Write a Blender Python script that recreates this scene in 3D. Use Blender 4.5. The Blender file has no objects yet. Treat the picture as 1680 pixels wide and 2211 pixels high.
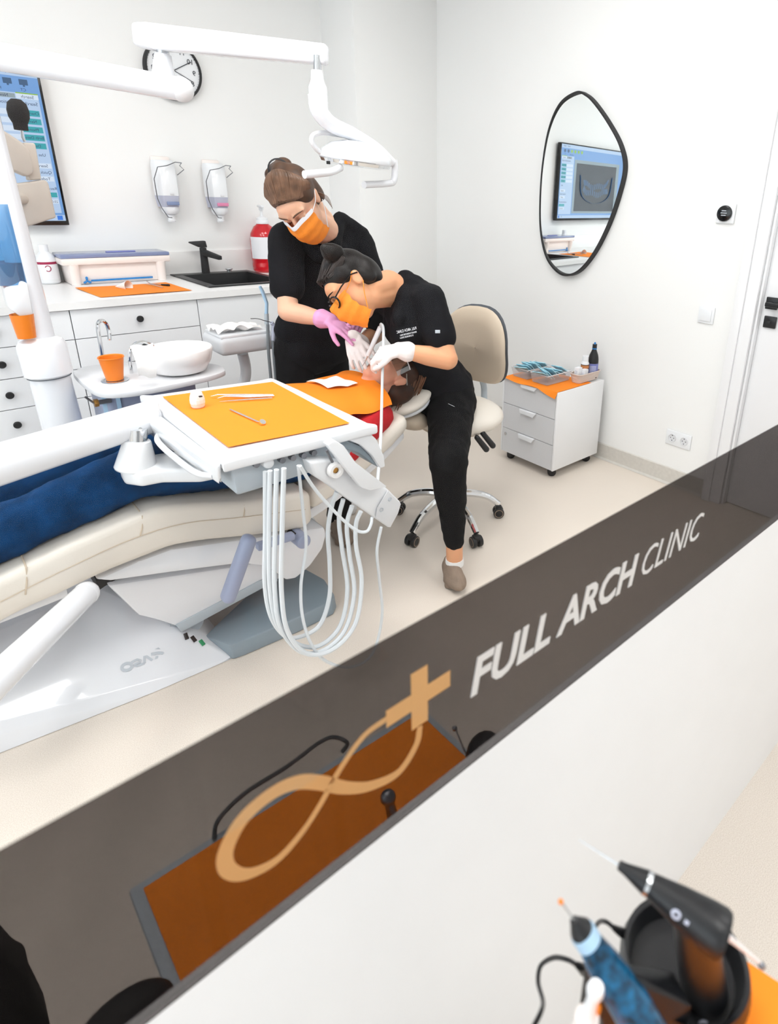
import bpy, bmesh, math, random
from mathutils import Vector, Matrix, Euler
random.seed(4)
SC = bpy.context.scene
COL = SC.collection
V = Vector
# ---------------------------------------------------------------- camera
IMG_W, IMG_H = 1680.0, 2211.0
FPX, PPX, PPY, CAM_H = 1307.98, 1050.0, 916.53, 1.5
yaw, pitch, roll = math.radians(44.32), math.radians(20.596), math.radians(-1.809)
fw = V((math.sin(yaw)*math.cos(pitch), math.cos(yaw)*math.cos(pitch), -math.sin(pitch)))
rt = V((math.cos(yaw), -math.sin(yaw), 0)); dn = fw.cross(rt)
R2 = math.cos(roll)*rt + math.sin(roll)*dn
D2 = -math.sin(roll)*rt + math.cos(roll)*dn
cam = bpy.data.cameras.new('camera'); camo = bpy.data.objects.new('camera', cam); COL.objects.link(camo)
cam.sensor_fit = 'HORIZONTAL'; cam.sensor_width = 36.0; cam.lens = FPX/IMG_W*36.0
cam.shift_x = -(PPX-IMG_W/2)/IMG_W; cam.shift_y = -(IMG_H/2-PPY)/IMG_W
cam.clip_start = 0.02
cam.dof.use_dof = True; cam.dof.focus_distance = 2.3; cam.dof.aperture_fstop = 7.0
camo.matrix_world = Matrix(((R2.x, -D2.x, -fw.x, 0), (R2.y, -D2.y, -fw.y, 0), (R2.z, -D2.z, -fw.z, CAM_H), (0, 0, 0, 1)))
SC.camera = camo
def at(x, y, X=None, Y=None, Z=None):
    """world point seen at a photo pixel, on the given world plane"""
    d = R2*((x-PPX)/FPX) + D2*((y-PPY)/FPX) + fw
    o = V((0, 0, CAM_H))
    if X is not None: t = X/d.x
    elif Y is not None: t = Y/d.y
    else: t = (Z-CAM_H)/d.z
    return o + d*t
# ---------------------------------------------------------------- light and exposure
wd = bpy.data.worlds.new('world'); SC.world = wd; wd.use_nodes = True
wd.node_tree.nodes['Background'].inputs[0].default_value = (0.86, 0.94, 1.0, 1)
wd.node_tree.nodes['Background'].inputs[1].default_value = 2.9
SC.view_settings.view_transform = 'Standard'; SC.view_settings.look = 'None'
SC.view_settings.exposure = 0.16; SC.view_settings.gamma = 1.0
SC.view_settings.use_curve_mapping = False
CEIL = 2.95
PANELS = [(-0.5, 2.1), (0.6, 2.0), (1.65, 1.8), (0.4, 0.9), (0.3, -0.7), (1.9, -0.7), (-1.4, 0.9)]
PANEL_W = 9.5
# ---------------------------------------------------------------- materials
def C(h):
    h = h.lstrip('#'); o = []
    for i in (0, 2, 4):
        c = int(h[i:i+2], 16)/255.0
        o.append(c/12.92 if c <= 0.04045 else ((c+0.055)/1.055)**2.4)
    return tuple(o)+(1.0,)
MATS = {}
def mat(name, col, rough=0.5, metal=0.0, spec=0.5, var=0.04, scale=6.0, bump=0.0, bscale=200.0, trans=0.0, ior=1.45,
        alpha=1.0, emit=0.0, coat=0.0, sheen=0.0, stretch=None, sss=0.0):
    m = bpy.data.materials.new(name); m.use_nodes = True; MATS[name] = m
    nt = m.node_tree; n = nt.nodes; b = n['Principled BSDF']
    c = C(col) if isinstance(col, str) else col
    tc = n.new('ShaderNodeTexCoord'); mp = n.new('ShaderNodeMapping')
    nt.links.new(tc.outputs['Object'], mp.inputs[0])
    if stretch: mp.inputs['Scale'].default_value = stretch
    no = n.new('ShaderNodeTexNoise'); no.inputs['Scale'].default_value = scale; no.inputs['Detail'].default_value = 4
    nt.links.new(mp.outputs[0], no.inputs[0])
    cr = n.new('ShaderNodeValToRGB')
    cr.color_ramp.elements[0].position = 0.3; cr.color_ramp.elements[1].position = 0.7
    cr.color_ramp.elements[0].color = tuple(max(0, x*(1-var)) for x in c[:3])+(1,)
    cr.color_ramp.elements[1].color = tuple(min(1, x*(1+var)) for x in c[:3])+(1,)
    nt.links.new(no.outputs[0], cr.inputs[0]); nt.links.new(cr.outputs[0], b.inputs['Base Color'])
    b.inputs['Roughness'].default_value = rough; b.inputs['Metallic'].default_value = metal
    b.inputs['Specular IOR Level'].default_value = spec
    b.inputs['Transmission Weight'].default_value = trans; b.inputs['IOR'].default_value = ior
    b.inputs['Alpha'].default_value = alpha; b.inputs['Coat Weight'].default_value = coat
    b.inputs['Sheen Weight'].default_value = sheen
    if sss: b.inputs['Subsurface Weight'].default_value = sss; b.inputs['Subsurface Scale'].default_value = 0.01
    if emit:
        nt.links.new(cr.outputs[0], b.inputs['Emission Color']); b.inputs['Emission Strength'].default_value = emit
    if bump:
        n2 = n.new('ShaderNodeTexNoise'); n2.inputs['Scale'].default_value = bscale; n2.inputs['Detail'].default_value = 3
        nt.links.new(mp.outputs[0], n2.inputs[0])
        bp = n.new('ShaderNodeBump'); bp.inputs['Strength'].default_value = bump; bp.inputs['Distance'].default_value = 0.01
        nt.links.new(n2.outputs[0], bp.inputs['Height']); nt.links.new(bp.outputs[0], b.inputs['Normal'])
    return m
def clear(name, tint, gloss=0.03, opaque=0.0, ocol=(1, 1, 1, 1)):
    """thin clear sheet: transparent with a little gloss and optionally some print on it"""
    m = bpy.data.materials.new(name); m.use_nodes = True; MATS[name] = m
    nt = m.node_tree; n = nt.nodes; n.remove(n['Principled BSDF']); out = n['Material Output']
    t = n.new('ShaderNodeBsdfTransparent'); t.inputs[0].default_value = tint
    g = n.new('ShaderNodeBsdfGlossy'); g.inputs['Roughness'].default_value = 0.02
    mx = n.new('ShaderNodeMixShader'); mx.inputs[0].default_value = gloss
    nt.links.new(t.outputs[0], mx.inputs[1]); nt.links.new(g.outputs[0], mx.inputs[2]); last = mx
    if opaque:
        d = n.new('ShaderNodeBsdfDiffuse'); d.inputs[0].default_value = ocol
        m2 = n.new('ShaderNodeMixShader'); m2.inputs[0].default_value = opaque
        nt.links.new(mx.outputs[0], m2.inputs[1]); nt.links.new(d.outputs[0], m2.inputs[2]); last = m2
    nt.links.new(last.outputs[0], out.inputs[0])
    return m
def floor_mat():
    m = mat('speckled_vinyl', '#e8ddd1', rough=0.42, spec=0.35, var=0.03, scale=1.2)
    nt = m.node_tree; n = nt.nodes; b = n['Principled BSDF']
    tc = n.new('ShaderNodeTexCoord')
    a = n.new('ShaderNodeTexNoise'); a.inputs['Scale'].default_value = 420; a.inputs['Detail'].default_value = 2
    r = n.new('ShaderNodeValToRGB'); r.color_ramp.elements[0].position = 0.36; r.color_ramp.elements[1].position = 0.62
    r.color_ramp.elements[0].color = C('#c8bbae'); r.color_ramp.elements[1].color = C('#f3ebe2')
    nt.links.new(tc.outputs['Object'], a.inputs[0]); nt.links.new(a.outputs[0], r.inputs[0])
    mx = n.new('ShaderNodeMix'); mx.data_type = 'RGBA'; mx.inputs[0].default_value = 0.42
    src = b.inputs['Base Color'].links[0].from_socket
    nt.links.new(src, mx.inputs[6]); nt.links.new(r.outputs[0], mx.inputs[7]); nt.links.new(mx.outputs[2], b.inputs['Base Color'])
    return m
floor_mat()
mat('wall_paint', '#f1f1f0', rough=0.75, var=0.006, scale=2, bump=0.03, bscale=90)
mat('door_white', '#eeeef0', rough=0.4, var=0.01)
mat('grey_vinyl', '#cfcbc4', rough=0.5, var=0.05, scale=60)
mat('white_lacquer', '#f0f1f3', rough=0.3, var=0.01)
mat('worktop_white', '#f2f1f0', rough=0.35, var=0.015, scale=30)
mat('white_plastic', '#ebedf0', rough=0.28, var=0.01, coat=0.3)
mat('white_enamel', '#e9ebf0', rough=0.16, var=0.01, coat=0.5)
mat('warm_white', '#f3e9e4', rough=0.35, var=0.01)
mat('ceramic', '#f6f4f3', rough=0.08, var=0.005, coat=0.6)
mat('light_grey_plastic', '#dcdde0', rough=0.35, var=0.01)
mat('blue_grey_plastic', '#9aa3bd', rough=0.42, var=0.03)
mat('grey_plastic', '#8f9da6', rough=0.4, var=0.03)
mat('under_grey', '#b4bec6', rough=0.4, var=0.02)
mat('joint_dark', '#5a6068', rough=0.6)
mat('black_plastic', '#17181b', rough=0.38, var=0.08)
mat('black_matte', '#1c1c1e', rough=0.6, var=0.08)
mat('black_gloss', '#0c0d10', rough=0.12, var=0.05)
mat('foam_black', '#2a2828', rough=0.95, var=0.1, bump=0.3, bscale=400)
mat('chrome', '#e6e8ea', rough=0.08, metal=1.0, var=0.01)
mat('steel', '#c9ccd0', rough=0.25, metal=1.0, var=0.02)
mat('dark_steel', '#84868c', rough=0.3, metal=1.0, var=0.02)
mat('brass', '#b98a4a', rough=0.3, metal=1.0)
mat('mirror_glass', '#f4f8f8', rough=0.0, metal=1.0, var=0.0)
mat('orange_paper', '#fa8a14', rough=0.75, var=0.02, scale=12, bump=0.05, bscale=60)
mat('orange_cup', '#ff8c1e', rough=0.3, var=0.03, trans=0.25)
mat('orange_mask', '#f9922a', rough=0.7, var=0.05, scale=40, bump=0.25, bscale=45)
mat('white_paper', '#f7f4f2', rough=0.8, var=0.02, bump=0.15, bscale=60)
mat('beige_leather', '#e6dfd5', rough=0.45, var=0.02, bump=0.04, bscale=260)
mat('tan_leather', '#cdbda9', rough=0.5, var=0.03, bump=0.05, bscale=240)
mat('beige_plastic', '#c9bfb5', rough=0.5, var=0.03, scale=30)
mat('scrubs_black', '#0c0c11', rough=0.8, spec=0.2, var=0.15, scale=8)
mat('trouser_black', '#09090c', rough=0.8, spec=0.2, var=0.15, scale=8)
mat('denim', '#07355f', rough=0.85, spec=0.2, var=0.4, scale=14)
mat('red_knit', '#b8101c', rough=0.8, var=0.1, scale=60, bump=0.3, bscale=180)
mat('skin', '#e6b598', rough=0.5, var=0.05, scale=9, sss=0.15)
mat('skin_warm', '#dfa27a', rough=0.5, var=0.05, scale=9, sss=0.15)
mat('skin_pink', '#e3a287', rough=0.5, var=0.08, scale=9, sss=0.15)
mat('lip', '#b96a62', rough=0.45)
mat('hair_brown', '#4a3426', rough=0.45, spec=0.3, var=0.4, scale=40)
mat('hair_brown_light', '#6e5240', rough=0.4, spec=0.4, var=0.4, scale=40)
mat('hair_black', '#15100f', rough=0.4, spec=0.3, var=0.4, scale=40)
mat('hair_black_light', '#2c2320', rough=0.35, spec=0.4, var=0.4, scale=40)
mat('hair_auburn', '#3a2114', rough=0.45, spec=0.3, var=0.4, scale=40)
mat('hair_auburn_light', '#6b4630', rough=0.4, spec=0.4, var=0.4, scale=40)
mat('brow', '#5a4030', rough=0.8)
mat('glove_pink', '#e6a3cf', rough=0.5, var=0.04, scale=20, bump=0.12, bscale=40)
mat('glove_white', '#f1e8e6', rough=0.55, var=0.03, scale=20, bump=0.12, bscale=40)
mat('shoe_taupe', '#8f7d6e', rough=0.8, var=0.12, scale=30, bump=0.2, bscale=120)
mat('sock_white', '#eeeeee', rough=0.9)
mat('hose_grey', '#dde2e6', rough=0.4, var=0.02)
mat('hose_dark', '#7d8388', rough=0.5)
mat('suction_blue', '#a9cbe6', rough=0.35)
mat('soap_red', '#c40f1e', rough=0.12, var=0.15, scale=25, coat=0.4, bump=0.2, bscale=40)
mat('label_white', '#eeeef2', rough=0.6, var=0.02)
mat('label_blue', '#7f8fb3', rough=0.4)
mat('label_grey', '#b9bccd', rough=0.4)
mat('label_pink', '#dd86ab', rough=0.4)
mat('label_violet', '#7b81c0', rough=0.5)
mat('label_maroon', '#a0204a', rough=0.5)
mat('label_orange', '#c07a45', rough=0.5)
mat('blue_ink', '#1f7fc8', rough=0.4)
mat('blue_lid', '#9aa9d4', rough=0.1, trans=0.35, var=0.03)
mat('teal_pack', '#9fd0e0', rough=0.5, var=0.2, scale=30)
mat('print_grey', '#b9c0c8', rough=0.4, var=0.03)
mat('print_ink', '#3c3f47', rough=0.6)
mat('print_white', '#e9e9ee', rough=0.7)
mat('green_tag', '#1f8a5a', rough=0.5)
mat('blue_marble', '#0c4a6c', rough=0.25, var=0.95, scale=130)
mat('basket_grey', '#d9c8be', rough=0.6, var=0.05)
mat('clinic_letter', '#d8d6d4', rough=0.6, var=0.01)
mat('rail_dark', '#5a5d60', rough=0.4, metal=0.4)
def flat(name, col, e):
    m = mat(name, (0.01, 0.01, 0.012, 1), rough=0.25, var=0.0); b = m.node_tree.nodes['Principled BSDF']
    b.inputs['Emission Color'].default_value = C(col); b.inputs['Emission Strength'].default_value = 0.85 if e > 0.35 else 0.7
    return m
flat('scr_white', '#d6e4f6', 0.6); flat('scr_blue', '#6f9fda', 0.55); flat('scr_pale', '#b5cdec', 0.6); flat('scr_teal', '#2fa3ae', 0.5); flat('scr_dark', '#0a0f1c', 0.3)
flat('scr_ink', '#2c3c66', 0.3); flat('scr_bright', '#9fd0ff', 0.6); flat('scr_grey', '#8fa0a8', 0.4); flat('scr_mid', '#33587f', 0.4)
flat('scr_green', '#8dbb3c', 0.5); flat('scr_icon', '#2a78e0', 0.6)
mat('lamp_glow', '#ffffff', emit=3.0)
mat('panel_glow', '#ffffff', emit=4.0)
clear('clear_glass', (0.99, 0.993, 0.99, 1), 0.004)
clear('tinted_film', (0.36, 0.345, 0.34, 1), 0.004)
clear('goggle_clear', (0.86, 0.9, 0.9, 1), 0.16)
clear('bin_clear', (0.88, 0.9, 0.92, 1), 0.10, 0.25, (0.85, 0.87, 0.9, 1))
clear('cup_tube_blue', (0.45, 0.68, 0.9, 1), 0.12, 0.35, (0.12, 0.35, 0.65, 1))
clear('cup_tube_red', (0.8, 0.4, 0.4, 1), 0.1, 0.6, (0.5, 0.1, 0.1, 1))
clear('gold_print', (1, 1, 1, 1), 0.0, 0.7, C('#e0b078'))
# ---------------------------------------------------------------- geometry helpers
def ortho(d):
    d = d.normalized(); a = V((0, 0, 1)) if abs(d.z) < 0.9 else V((1, 0, 0))
    u = d.cross(a).normalized(); return u, d.cross(u).normalized()
def spline(pts, n=8, closed=False):
    pts = [V(p) for p in pts]; out = []; L = len(pts)
    rng = range(L if closed else L-1)
    for i in rng:
        p1, p2 = pts[i], pts[(i+1) % L]
        p0 = pts[(i-1) % L] if closed or i > 0 else p1*2-p2
        p3 = pts[(i+2) % L] if closed or i+2 < L else p2*2-p1
        for k in range(n):
            t = k/n
            out.append(0.5*((2*p1)+(p2-p0)*t+(2*p0-5*p1+4*p2-p3)*t*t+(3*p1-p0-3*p2+p3)*t**3))
    if not closed: out.append(pts[-1])
    return out
class MB:
    def __init__(s): s.v = []; s.f = []
    def add(s, vs, fs):
        o = len(s.v); s.v += [V(v) for v in vs]; s.f += [tuple(i+o for i in f) for f in fs]; return s
    def bm(s, b, M=None):
        b.verts.index_update()
        vs = [(M @ v.co if M else v.co.copy()) for v in b.verts]; fs = [[v.index for v in f.verts] for f in b.faces]; b.free()
        return s.add(vs, fs)
    def box(s, c, size, R=None, b=0.0, seg=2):
        m = bmesh.new(); bmesh.ops.create_cube(m, size=1)
        for v in m.verts: v.co = V((v.co.x*size[0], v.co.y*size[1], v.co.z*size[2]))
        if b: bmesh.ops.bevel(m, geom=list(m.edges), offset=min(b, min(size)*0.49), segments=seg, affect='EDGES', profile=0.5)
        M = Matrix.Translation(V(c)) @ (R.to_4x4() if R else Matrix.Identity(4))
        return s.bm(m, M)
    def bb(s, x0, x1, y0, y1, z0, z1, b=0.0, seg=2):
        return s.box(((x0+x1)/2, (y0+y1)/2, (z0+z1)/2), (abs(x1-x0), abs(y1-y0), abs(z1-z0)), None, b, seg)
    def cyl(s, p0, p1, r0, r1=None, n=20, cap=True, rnd=0.0):
        p0, p1 = V(p0), V(p1); r1 = r0 if r1 is None else r1; d = (p1-p0); L = d.length
        if rnd:
            rnd = min(rnd, L*0.45, r0*0.9, r1*0.9)
            prof = [(0, 0), (r0-rnd, 0), (r0-rnd*0.3, rnd*0.3), (r0, rnd), (r1, L-rnd), (r1-rnd*0.3, L-rnd*0.3), (r1-rnd, L), (0, L)]
            return s.lathe(prof, p0, d, n)
        return s.lathe(([(0, 0)] if cap else [])+[(r0, 0), (r1, L)]+([(0, L)] if cap else []), p0, d, n)
    def lathe(s, prof, o, ax=(0, 0, 1), n=24, a0=0.0, a1=2*math.pi, sx=1.0, sy=1.0):
        o = V(o); ax = V(ax).normalized(); u, w = ortho(ax); vs = []; fs = []; full = abs(a1-a0-2*math.pi) < 1e-6
        cols = n if full else n+1; idx = []
        for (r, h) in prof:
            if r <= 1e-7 and full: idx.append([len(vs)]); vs.append(o+ax*h)
            else:
                row = []
                for k in range(cols):
                    a = a0+(a1-a0)*k/n; row.append(len(vs)); vs.append(o+ax*h+(u*math.cos(a)*sx+w*math.sin(a)*sy)*r)
                idx.append(row)
        for i in range(len(idx)-1):
            A, B = idx[i], idx[i+1]
            for k in range(n):
                k2 = (k+1) % cols if full else k+1
                if len(A) == 1 and len(B) == 1: continue
                if len(A) == 1: fs.append((A[0], B[k2], B[k]))
                elif len(B) == 1: fs.append((A[k], A[k2], B[0]))
                else: fs.append((A[k], A[k2], B[k2], B[k]))
        return s.add(vs, fs)
    def tube(s, pts, r, n=8, closed=False, caps=True, flat=None):
        pts = [V(p) for p in pts]; L = len(pts); vs = []; fs = []
        t0 = (pts[1]-pts[0]).normalized(); u, w = ortho(t0)
        for i, p in enumerate(pts):
            if closed: t = (pts[(i+1) % L]-pts[i-1])
            else: t = pts[min(i+1, L-1)]-pts[max(i-1, 0)]
            if t.length < 1e-9: t = t0
            t.normalize(); u = (u-t*u.dot(t))
            if u.length < 1e-6: u, w = ortho(t)
            u.normalize(); w = t.cross(u)
            rr = r(i/(L-1)) if callable(r) else (r[i] if isinstance(r, (list, tuple)) else r)
            fl = flat or (1, 1)
            for k in range(n):
                a = 2*math.pi*k/n; vs.append(p+(u*math.cos(a)*fl[0]+w*math.sin(a)*fl[1])*rr)
        for i in range(L if closed else L-1):
            j = (i+1) % L
            for k in range(n):
                k2 = (k+1) % n; fs.append((i*n+k, i*n+k2, j*n+k2, j*n+k))
        if caps and not closed:
            fs.append(tuple(reversed(range(n)))); fs.append(tuple((L-1)*n+k for k in range(n)))
        return s.add(vs, fs)
    def ell(s, c, r, R=None, n=16, m=10):
        vs = []; fs = []; c = V(c); R = R or Matrix.Identity(3)
        r = (r, r, r) if isinstance(r, (int, float)) else r
        vs.append(c+R @ V((0, 0, r[2])))
        for i in range(1, m):
            th = math.pi*i/m
            for k in range(n):
                a = 2*math.pi*k/n; vs.append(c+R @ V((r[0]*math.sin(th)*math.cos(a), r[1]*math.sin(th)*math.sin(a), r[2]*math.cos(th))))
        vs.append(c+R @ V((0, 0, -r[2])))
        for k in range(n): fs.append((0, 1+k, 1+(k+1) % n))
        for i in range(m-2):
            for k in range(n):
                a = 1+i*n+k; b = 1+i*n+(k+1) % n; fs.append((a, a+n, b+n, b))
        e = len(vs)-1
        for k in range(n): fs.append((1+(m-2)*n+k, e, 1+(m-2)*n+(k+1) % n))
        return s.add(vs, fs)
    def cap(s, p0, p1, r0, r1=None, n=14):
        p0, p1 = V(p0), V(p1); r1 = r0 if r1 is None else r1; L = (p1-p0).length
        if L < 1e-6: return s.ell(p0, r0)
        prof = [(0, -r0)]
        for k in range(1, 5): a = math.pi/2*k/5; prof.append((r0*math.sin(a), -r0*math.cos(a)))
        prof += [(r0, 0), (r1, L)]
        for k in range(1, 5): a = math.pi/2*k/5; prof.append((r1*math.cos(a), L+r1*math.sin(a)))
        prof.append((0, L+r1)); return s.lathe(prof, p0, p1-p0, n)
    def prism(s, poly, vec, b=0.0, seg=2):
        """polygon of world points extruded by vec, edges bevelled"""
        m = bmesh.new(); vs = [m.verts.new(V(p)) for p in poly]; f = m.faces.new(vs)
        r = bmesh.ops.extrude_face_region(m, geom=[f])
        bmesh.ops.translate(m, vec=V(vec), verts=[g for g in r['geom'] if isinstance(g, bmesh.types.BMVert)])
        bmesh.ops.recalc_face_normals(m, faces=list(m.faces))
        if b: bmesh.ops.bevel(m, geom=list(m.edges), offset=b, segments=seg, affect='EDGES', profile=0.5, clamp_overlap=True)
        return s.bm(m)
    def hull(s, pts, b=0.0, seg=2):
        m = bmesh.new()
        for p in pts: m.verts.new(V(p))
        r = bmesh.ops.convex_hull(m, input=list(m.verts))
        for v in [v for v in m.verts if not v.link_faces]: m.verts.remove(v)
        bmesh.ops.dissolve_limit(m, angle_limit=0.02, verts=list(m.verts), edges=list(m.edges))
        bmesh.ops.recalc_face_normals(m, faces=list(m.faces))
        if b: bmesh.ops.bevel(m, geom=list(m.edges), offset=b, segments=seg, affect='EDGES', profile=0.5, clamp_overlap=True)
        return s.bm(m)
    def grid(s, fn, nu, nv, thick=0.0):
        """surface fn(u,v); with thick it gets a back side"""
        P = [[V(fn(i/nu, j/nv)) for i in range(nu+1)] for j in range(nv+1)]; W = nu+1
        vs = [p for r in P for p in r]; fs = [(j*W+i, j*W+i+1, (j+1)*W+i+1, (j+1)*W+i) for j in range(nv) for i in range(nu)]
        if thick:
            N = len(vs); nor = []
            for j in range(nv+1):
                for i in range(nu+1):
                    a = P[j][min(i+1, nu)]-P[j][max(i-1, 0)]; b = P[min(j+1, nv)][i]-P[max(j-1, 0)][i]
                    q = a.cross(b); nor.append(q.normalized() if q.length > 1e-9 else V((0, 0, 1)))
            vs += [p-q*thick for p, q in zip(vs, nor)]
            fs += [tuple(reversed([k+N for k in f])) for f in fs]
            ring = [i for i in range(nu)]+[j*W+nu for j in range(nv)]+[nv*W+i for i in range(nu, 0, -1)]+[j*W for j in range(nv, 0, -1)]
            for k in range(len(ring)): a, b = ring[k], ring[(k+1) % len(ring)]; fs.append((b, a, a+N, b+N))
        return s.add(vs, fs)
ORG = {}
def build(name, mb, m, parent=None, smooth=35, label=None, kind=None):
    off = ORG.get(parent.name, V((0, 0, 0))) if parent else V((0, 0, 0))
    me = bpy.data.meshes.new(name); me.from_pydata([tuple(v-off) for v in mb.v], [], mb.f); me.update()
    b = bmesh.new(); b.from_mesh(me); bmesh.ops.recalc_face_normals(b, faces=list(b.faces)); b.to_mesh(me); b.free()
    if smooth:
        for p in me.polygons: p.use_smooth = True
        me.set_sharp_from_angle(angle=math.radians(smooth))
    o = bpy.data.objects.new(name, me); COL.objects.link(o)
    me.materials.append(MATS[m] if isinstance(m, str) else m)
    if parent: o.parent = parent; ORG[o.name] = off
    if label: o['label'] = label
    if kind: o['kind'] = kind
    return o
def thing(name, loc, label, cat, group=None):
    o = bpy.data.objects.new(name, None); COL.objects.link(o); o.location = V(loc); o.empty_display_size = 0.05
    ORG[o.name] = V(loc); o['label'] = label; o['category'] = cat
    if group: o['group'] = group
    return o
def one(name, mb, m, label, cat, group=None, smooth=35):
    """a thing that is a single mesh, origin at its base"""
    lo = V((min(v.x for v in mb.v)+max(v.x for v in mb.v), min(v.y for v in mb.v)+max(v.y for v in mb.v), 2*min(v.z for v in mb.v)))/2
    mb.v = [v-lo for v in mb.v]; o = build(name, mb, m, None, smooth); o.location = lo
    ORG[o.name] = lo; o['label'] = label; o['category'] = cat
    if group: o['group'] = group
    return o
def struct(name, mb, m, parent=None, smooth=30):
    o = build(name, mb, m, parent, smooth); o['kind'] = 'structure'; return o
def blob(name, mb, m, parent, voxel=0.008, it=6, fac=0.5, label=None, wrinkle=0.0, wsize=0.12):
    """overlapping solids fused to one continuous skin"""
    o = build(name, mb, m, parent, None, label)
    for p in o.data.polygons: p.use_smooth = True
    r = o.modifiers.new('fuse', 'REMESH'); r.mode = 'VOXEL'; r.voxel_size = voxel; r.use_smooth_shade = True
    o.shadow_terminator_geometry_offset = 0.25; o.shadow_terminator_normal_offset = 0.012
    if it: q = o.modifiers.new('relax', 'SMOOTH'); q.factor = fac; q.iterations = it
    if wrinkle:
        t = bpy.data.textures.new(name+'_folds', 'CLOUDS'); t.noise_scale = wsize; t.noise_depth = 2
        d = o.modifiers.new('folds', 'DISPLACE'); d.texture = t; d.strength = wrinkle; d.mid_level = 0.5; d.texture_coords = 'GLOBAL'
    return o
def text(body, size, m, parent, o, xd, up, bold=0.0, shear=0.0, depth=0.0006, name='lettering', align='LEFT', fit=None):
    c = bpy.data.curves.new('txt', 'FONT'); c.body = body; c.size = size; c.offset = bold; c.extrude = depth; c.shear = shear
    c.resolution_u = 3; c.align_x = align
    ob = bpy.data.objects.new('txt', c); me = bpy.data.meshes.new_from_object(ob)
    xd = V(xd).normalized(); up = V(up).normalized(); nn = xd.cross(up); o = V(o)
    k = 1.0
    if fit:
        xs = [v.co.x for v in me.vertices]; k = fit/(max(xs)-min(xs)) if xs else 1
    mb = MB().add([o+xd*v.co.x*k+up*v.co.y+nn*v.co.z for v in me.vertices], [tuple(p.vertices) for p in me.polygons])
    bpy.data.objects.remove(ob); bpy.data.curves.remove(c); bpy.data.meshes.remove(me)
    return build(name, mb, m, parent, None)
def poly_px(pts, **k): return [at(x, y, **k) for x, y in pts]
def copy_tree(o, delta, label=None, parent=None):
    c = o.copy(); COL.objects.link(c); c.parent = parent
    if parent is None: c.location = o.location+V(delta); ORG[c.name] = ORG.get(o.name, V((0, 0, 0)))+V(delta)
    if label: c['label'] = label
    for ch in list(o.children): copy_tree(ch, delta, None, c)
    return c
# ---------------------------------------------------------------- room shell
XR, YB, YC, XC, YP = 2.935, 3.957, 3.585, 2.298, 0.351
XL, YN = -2.3, -2.4
struct('floor', MB().bb(XL, 3.2, YN, YB+0.1, -0.08, 0), 'speckled_vinyl')
struct('ceiling', MB().bb(XL, 3.2, YN, YB+0.1, CEIL, CEIL+0.08), 'wall_paint')
struct('wall_back', MB().bb(XL, XC+0.05, YB, YB+0.1, 0, CEIL), 'wall_paint')
struct('wall_column', MB().bb(XC, XR+0.1, YC, YB+0.1, 0, CEIL, 0.004), 'wall_paint')
DY0, DY1, DZ = 0.36, 1.19, 2.12           # door opening along the right wall
w = MB(); w.bb(XR, XR+0.1, DY1, YC+0.05, 0, CEIL); w.bb(XR, XR+0.1, DY0, DY1, DZ, CEIL); w.bb(XR, XR+0.1, YN, DY0, 0, CEIL)
struct('wall_right', w, 'wall_paint')
w = MB(); w.bb(XL-0.1, XL, YN, YB+0.1, 0, 0.75); w.bb(XL-0.1, XL, YN, YB+0.1, 2.6, CEIL); w.bb(XL-0.1, XL, 3.0, YB+0.1, 0.75, 2.6); w.bb(XL-0.1, XL, YN, -1.6, 0.75, 2.6)
struct('wall_left', w, 'wall_paint')
struct('wall_near', MB().bb(XL-0.1, 3.2, YN-0.1, YN, 0, CEIL), 'wall_paint')
w2 = struct('window_2', MB().bb(XL-0.06, XL-0.054, -1.6, 3.0, 0.75, 2.6), 'clear_glass', smooth=None)
for y_ in (-1.58, -0.05, 1.45, 2.98): build('window_frame', MB().bb(XL-0.09, XL-0.02, y_-0.03, y_+0.03, 0.751, 2.599, 0.004), 'white_plastic', w2)
# baseboard: coved grey vinyl
prof = [(XR-0.018, 0.001), (XR-0.006, 0.012), (XR-0.004, 0.095), (XR, 0.1), (XR, 0.001)]
struct('baseboard_right', MB().prism([(x, DY1+0.11, z) for x, z in prof], (0, YC-DY1-0.11, 0)), 'grey_vinyl')
struct('baseboard_back', MB().bb(XC+0.001, XR-0.02, YC-0.014, YC, 0.001, 0.1, 0.004), 'grey_vinyl')
# door
d = struct('door_1', MB().bb(XR+0.03, XR+0.07, DY0+0.01, DY1-0.012, 0.008, DZ-0.012, 0.003), 'door_white')
fr = MB()
for (y0, y1) in ((DY1-0.012, DY1+0.0),): fr.bb(XR-0.002, XR+0.1, y0, y1, 0, DZ, 0.002)
build('door_jamb', fr, 'door_white', d)
fr = MB(); fr.bb(XR-0.022, XR, DY1, DY1+0.10, 0, DZ+0.1, 0.004); fr.bb(XR-0.034, XR-0.02, DY1+0.055, DY1+0.10, 0, DZ+0.1, 0.004)
build('door_casing', fr, 'door_white', d)
build('door_head_casing', MB().bb(XR-0.022, XR, DY0, DY1, DZ, DZ+0.1, 0.004), 'door_white', d)
hp = at(1668, 655, X=XR+0.028)
p = build('handle_plate', MB().bb(XR+0.018, XR+0.03, hp.y-0.028, hp.y+0.028, hp.z-0.028, hp.z+0.028, 0.003), 'black_plastic', d)
h = MB(); h.cyl((XR+0.02, hp.y, hp.z), (XR-0.03, hp.y, hp.z), 0.009); h.box((XR-0.03, hp.y-0.055, hp.z), (0.014, 0.13, 0.02), None, 0.004)
build('door_handle', h, 'black_plastic', p)
k = build('lock_plate', MB().bb(XR+0.018, XR+0.03, hp.y-0.036, hp.y+0.022, hp.z-0.115, hp.z-0.06, 0.003), 'black_plastic', d)
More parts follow.
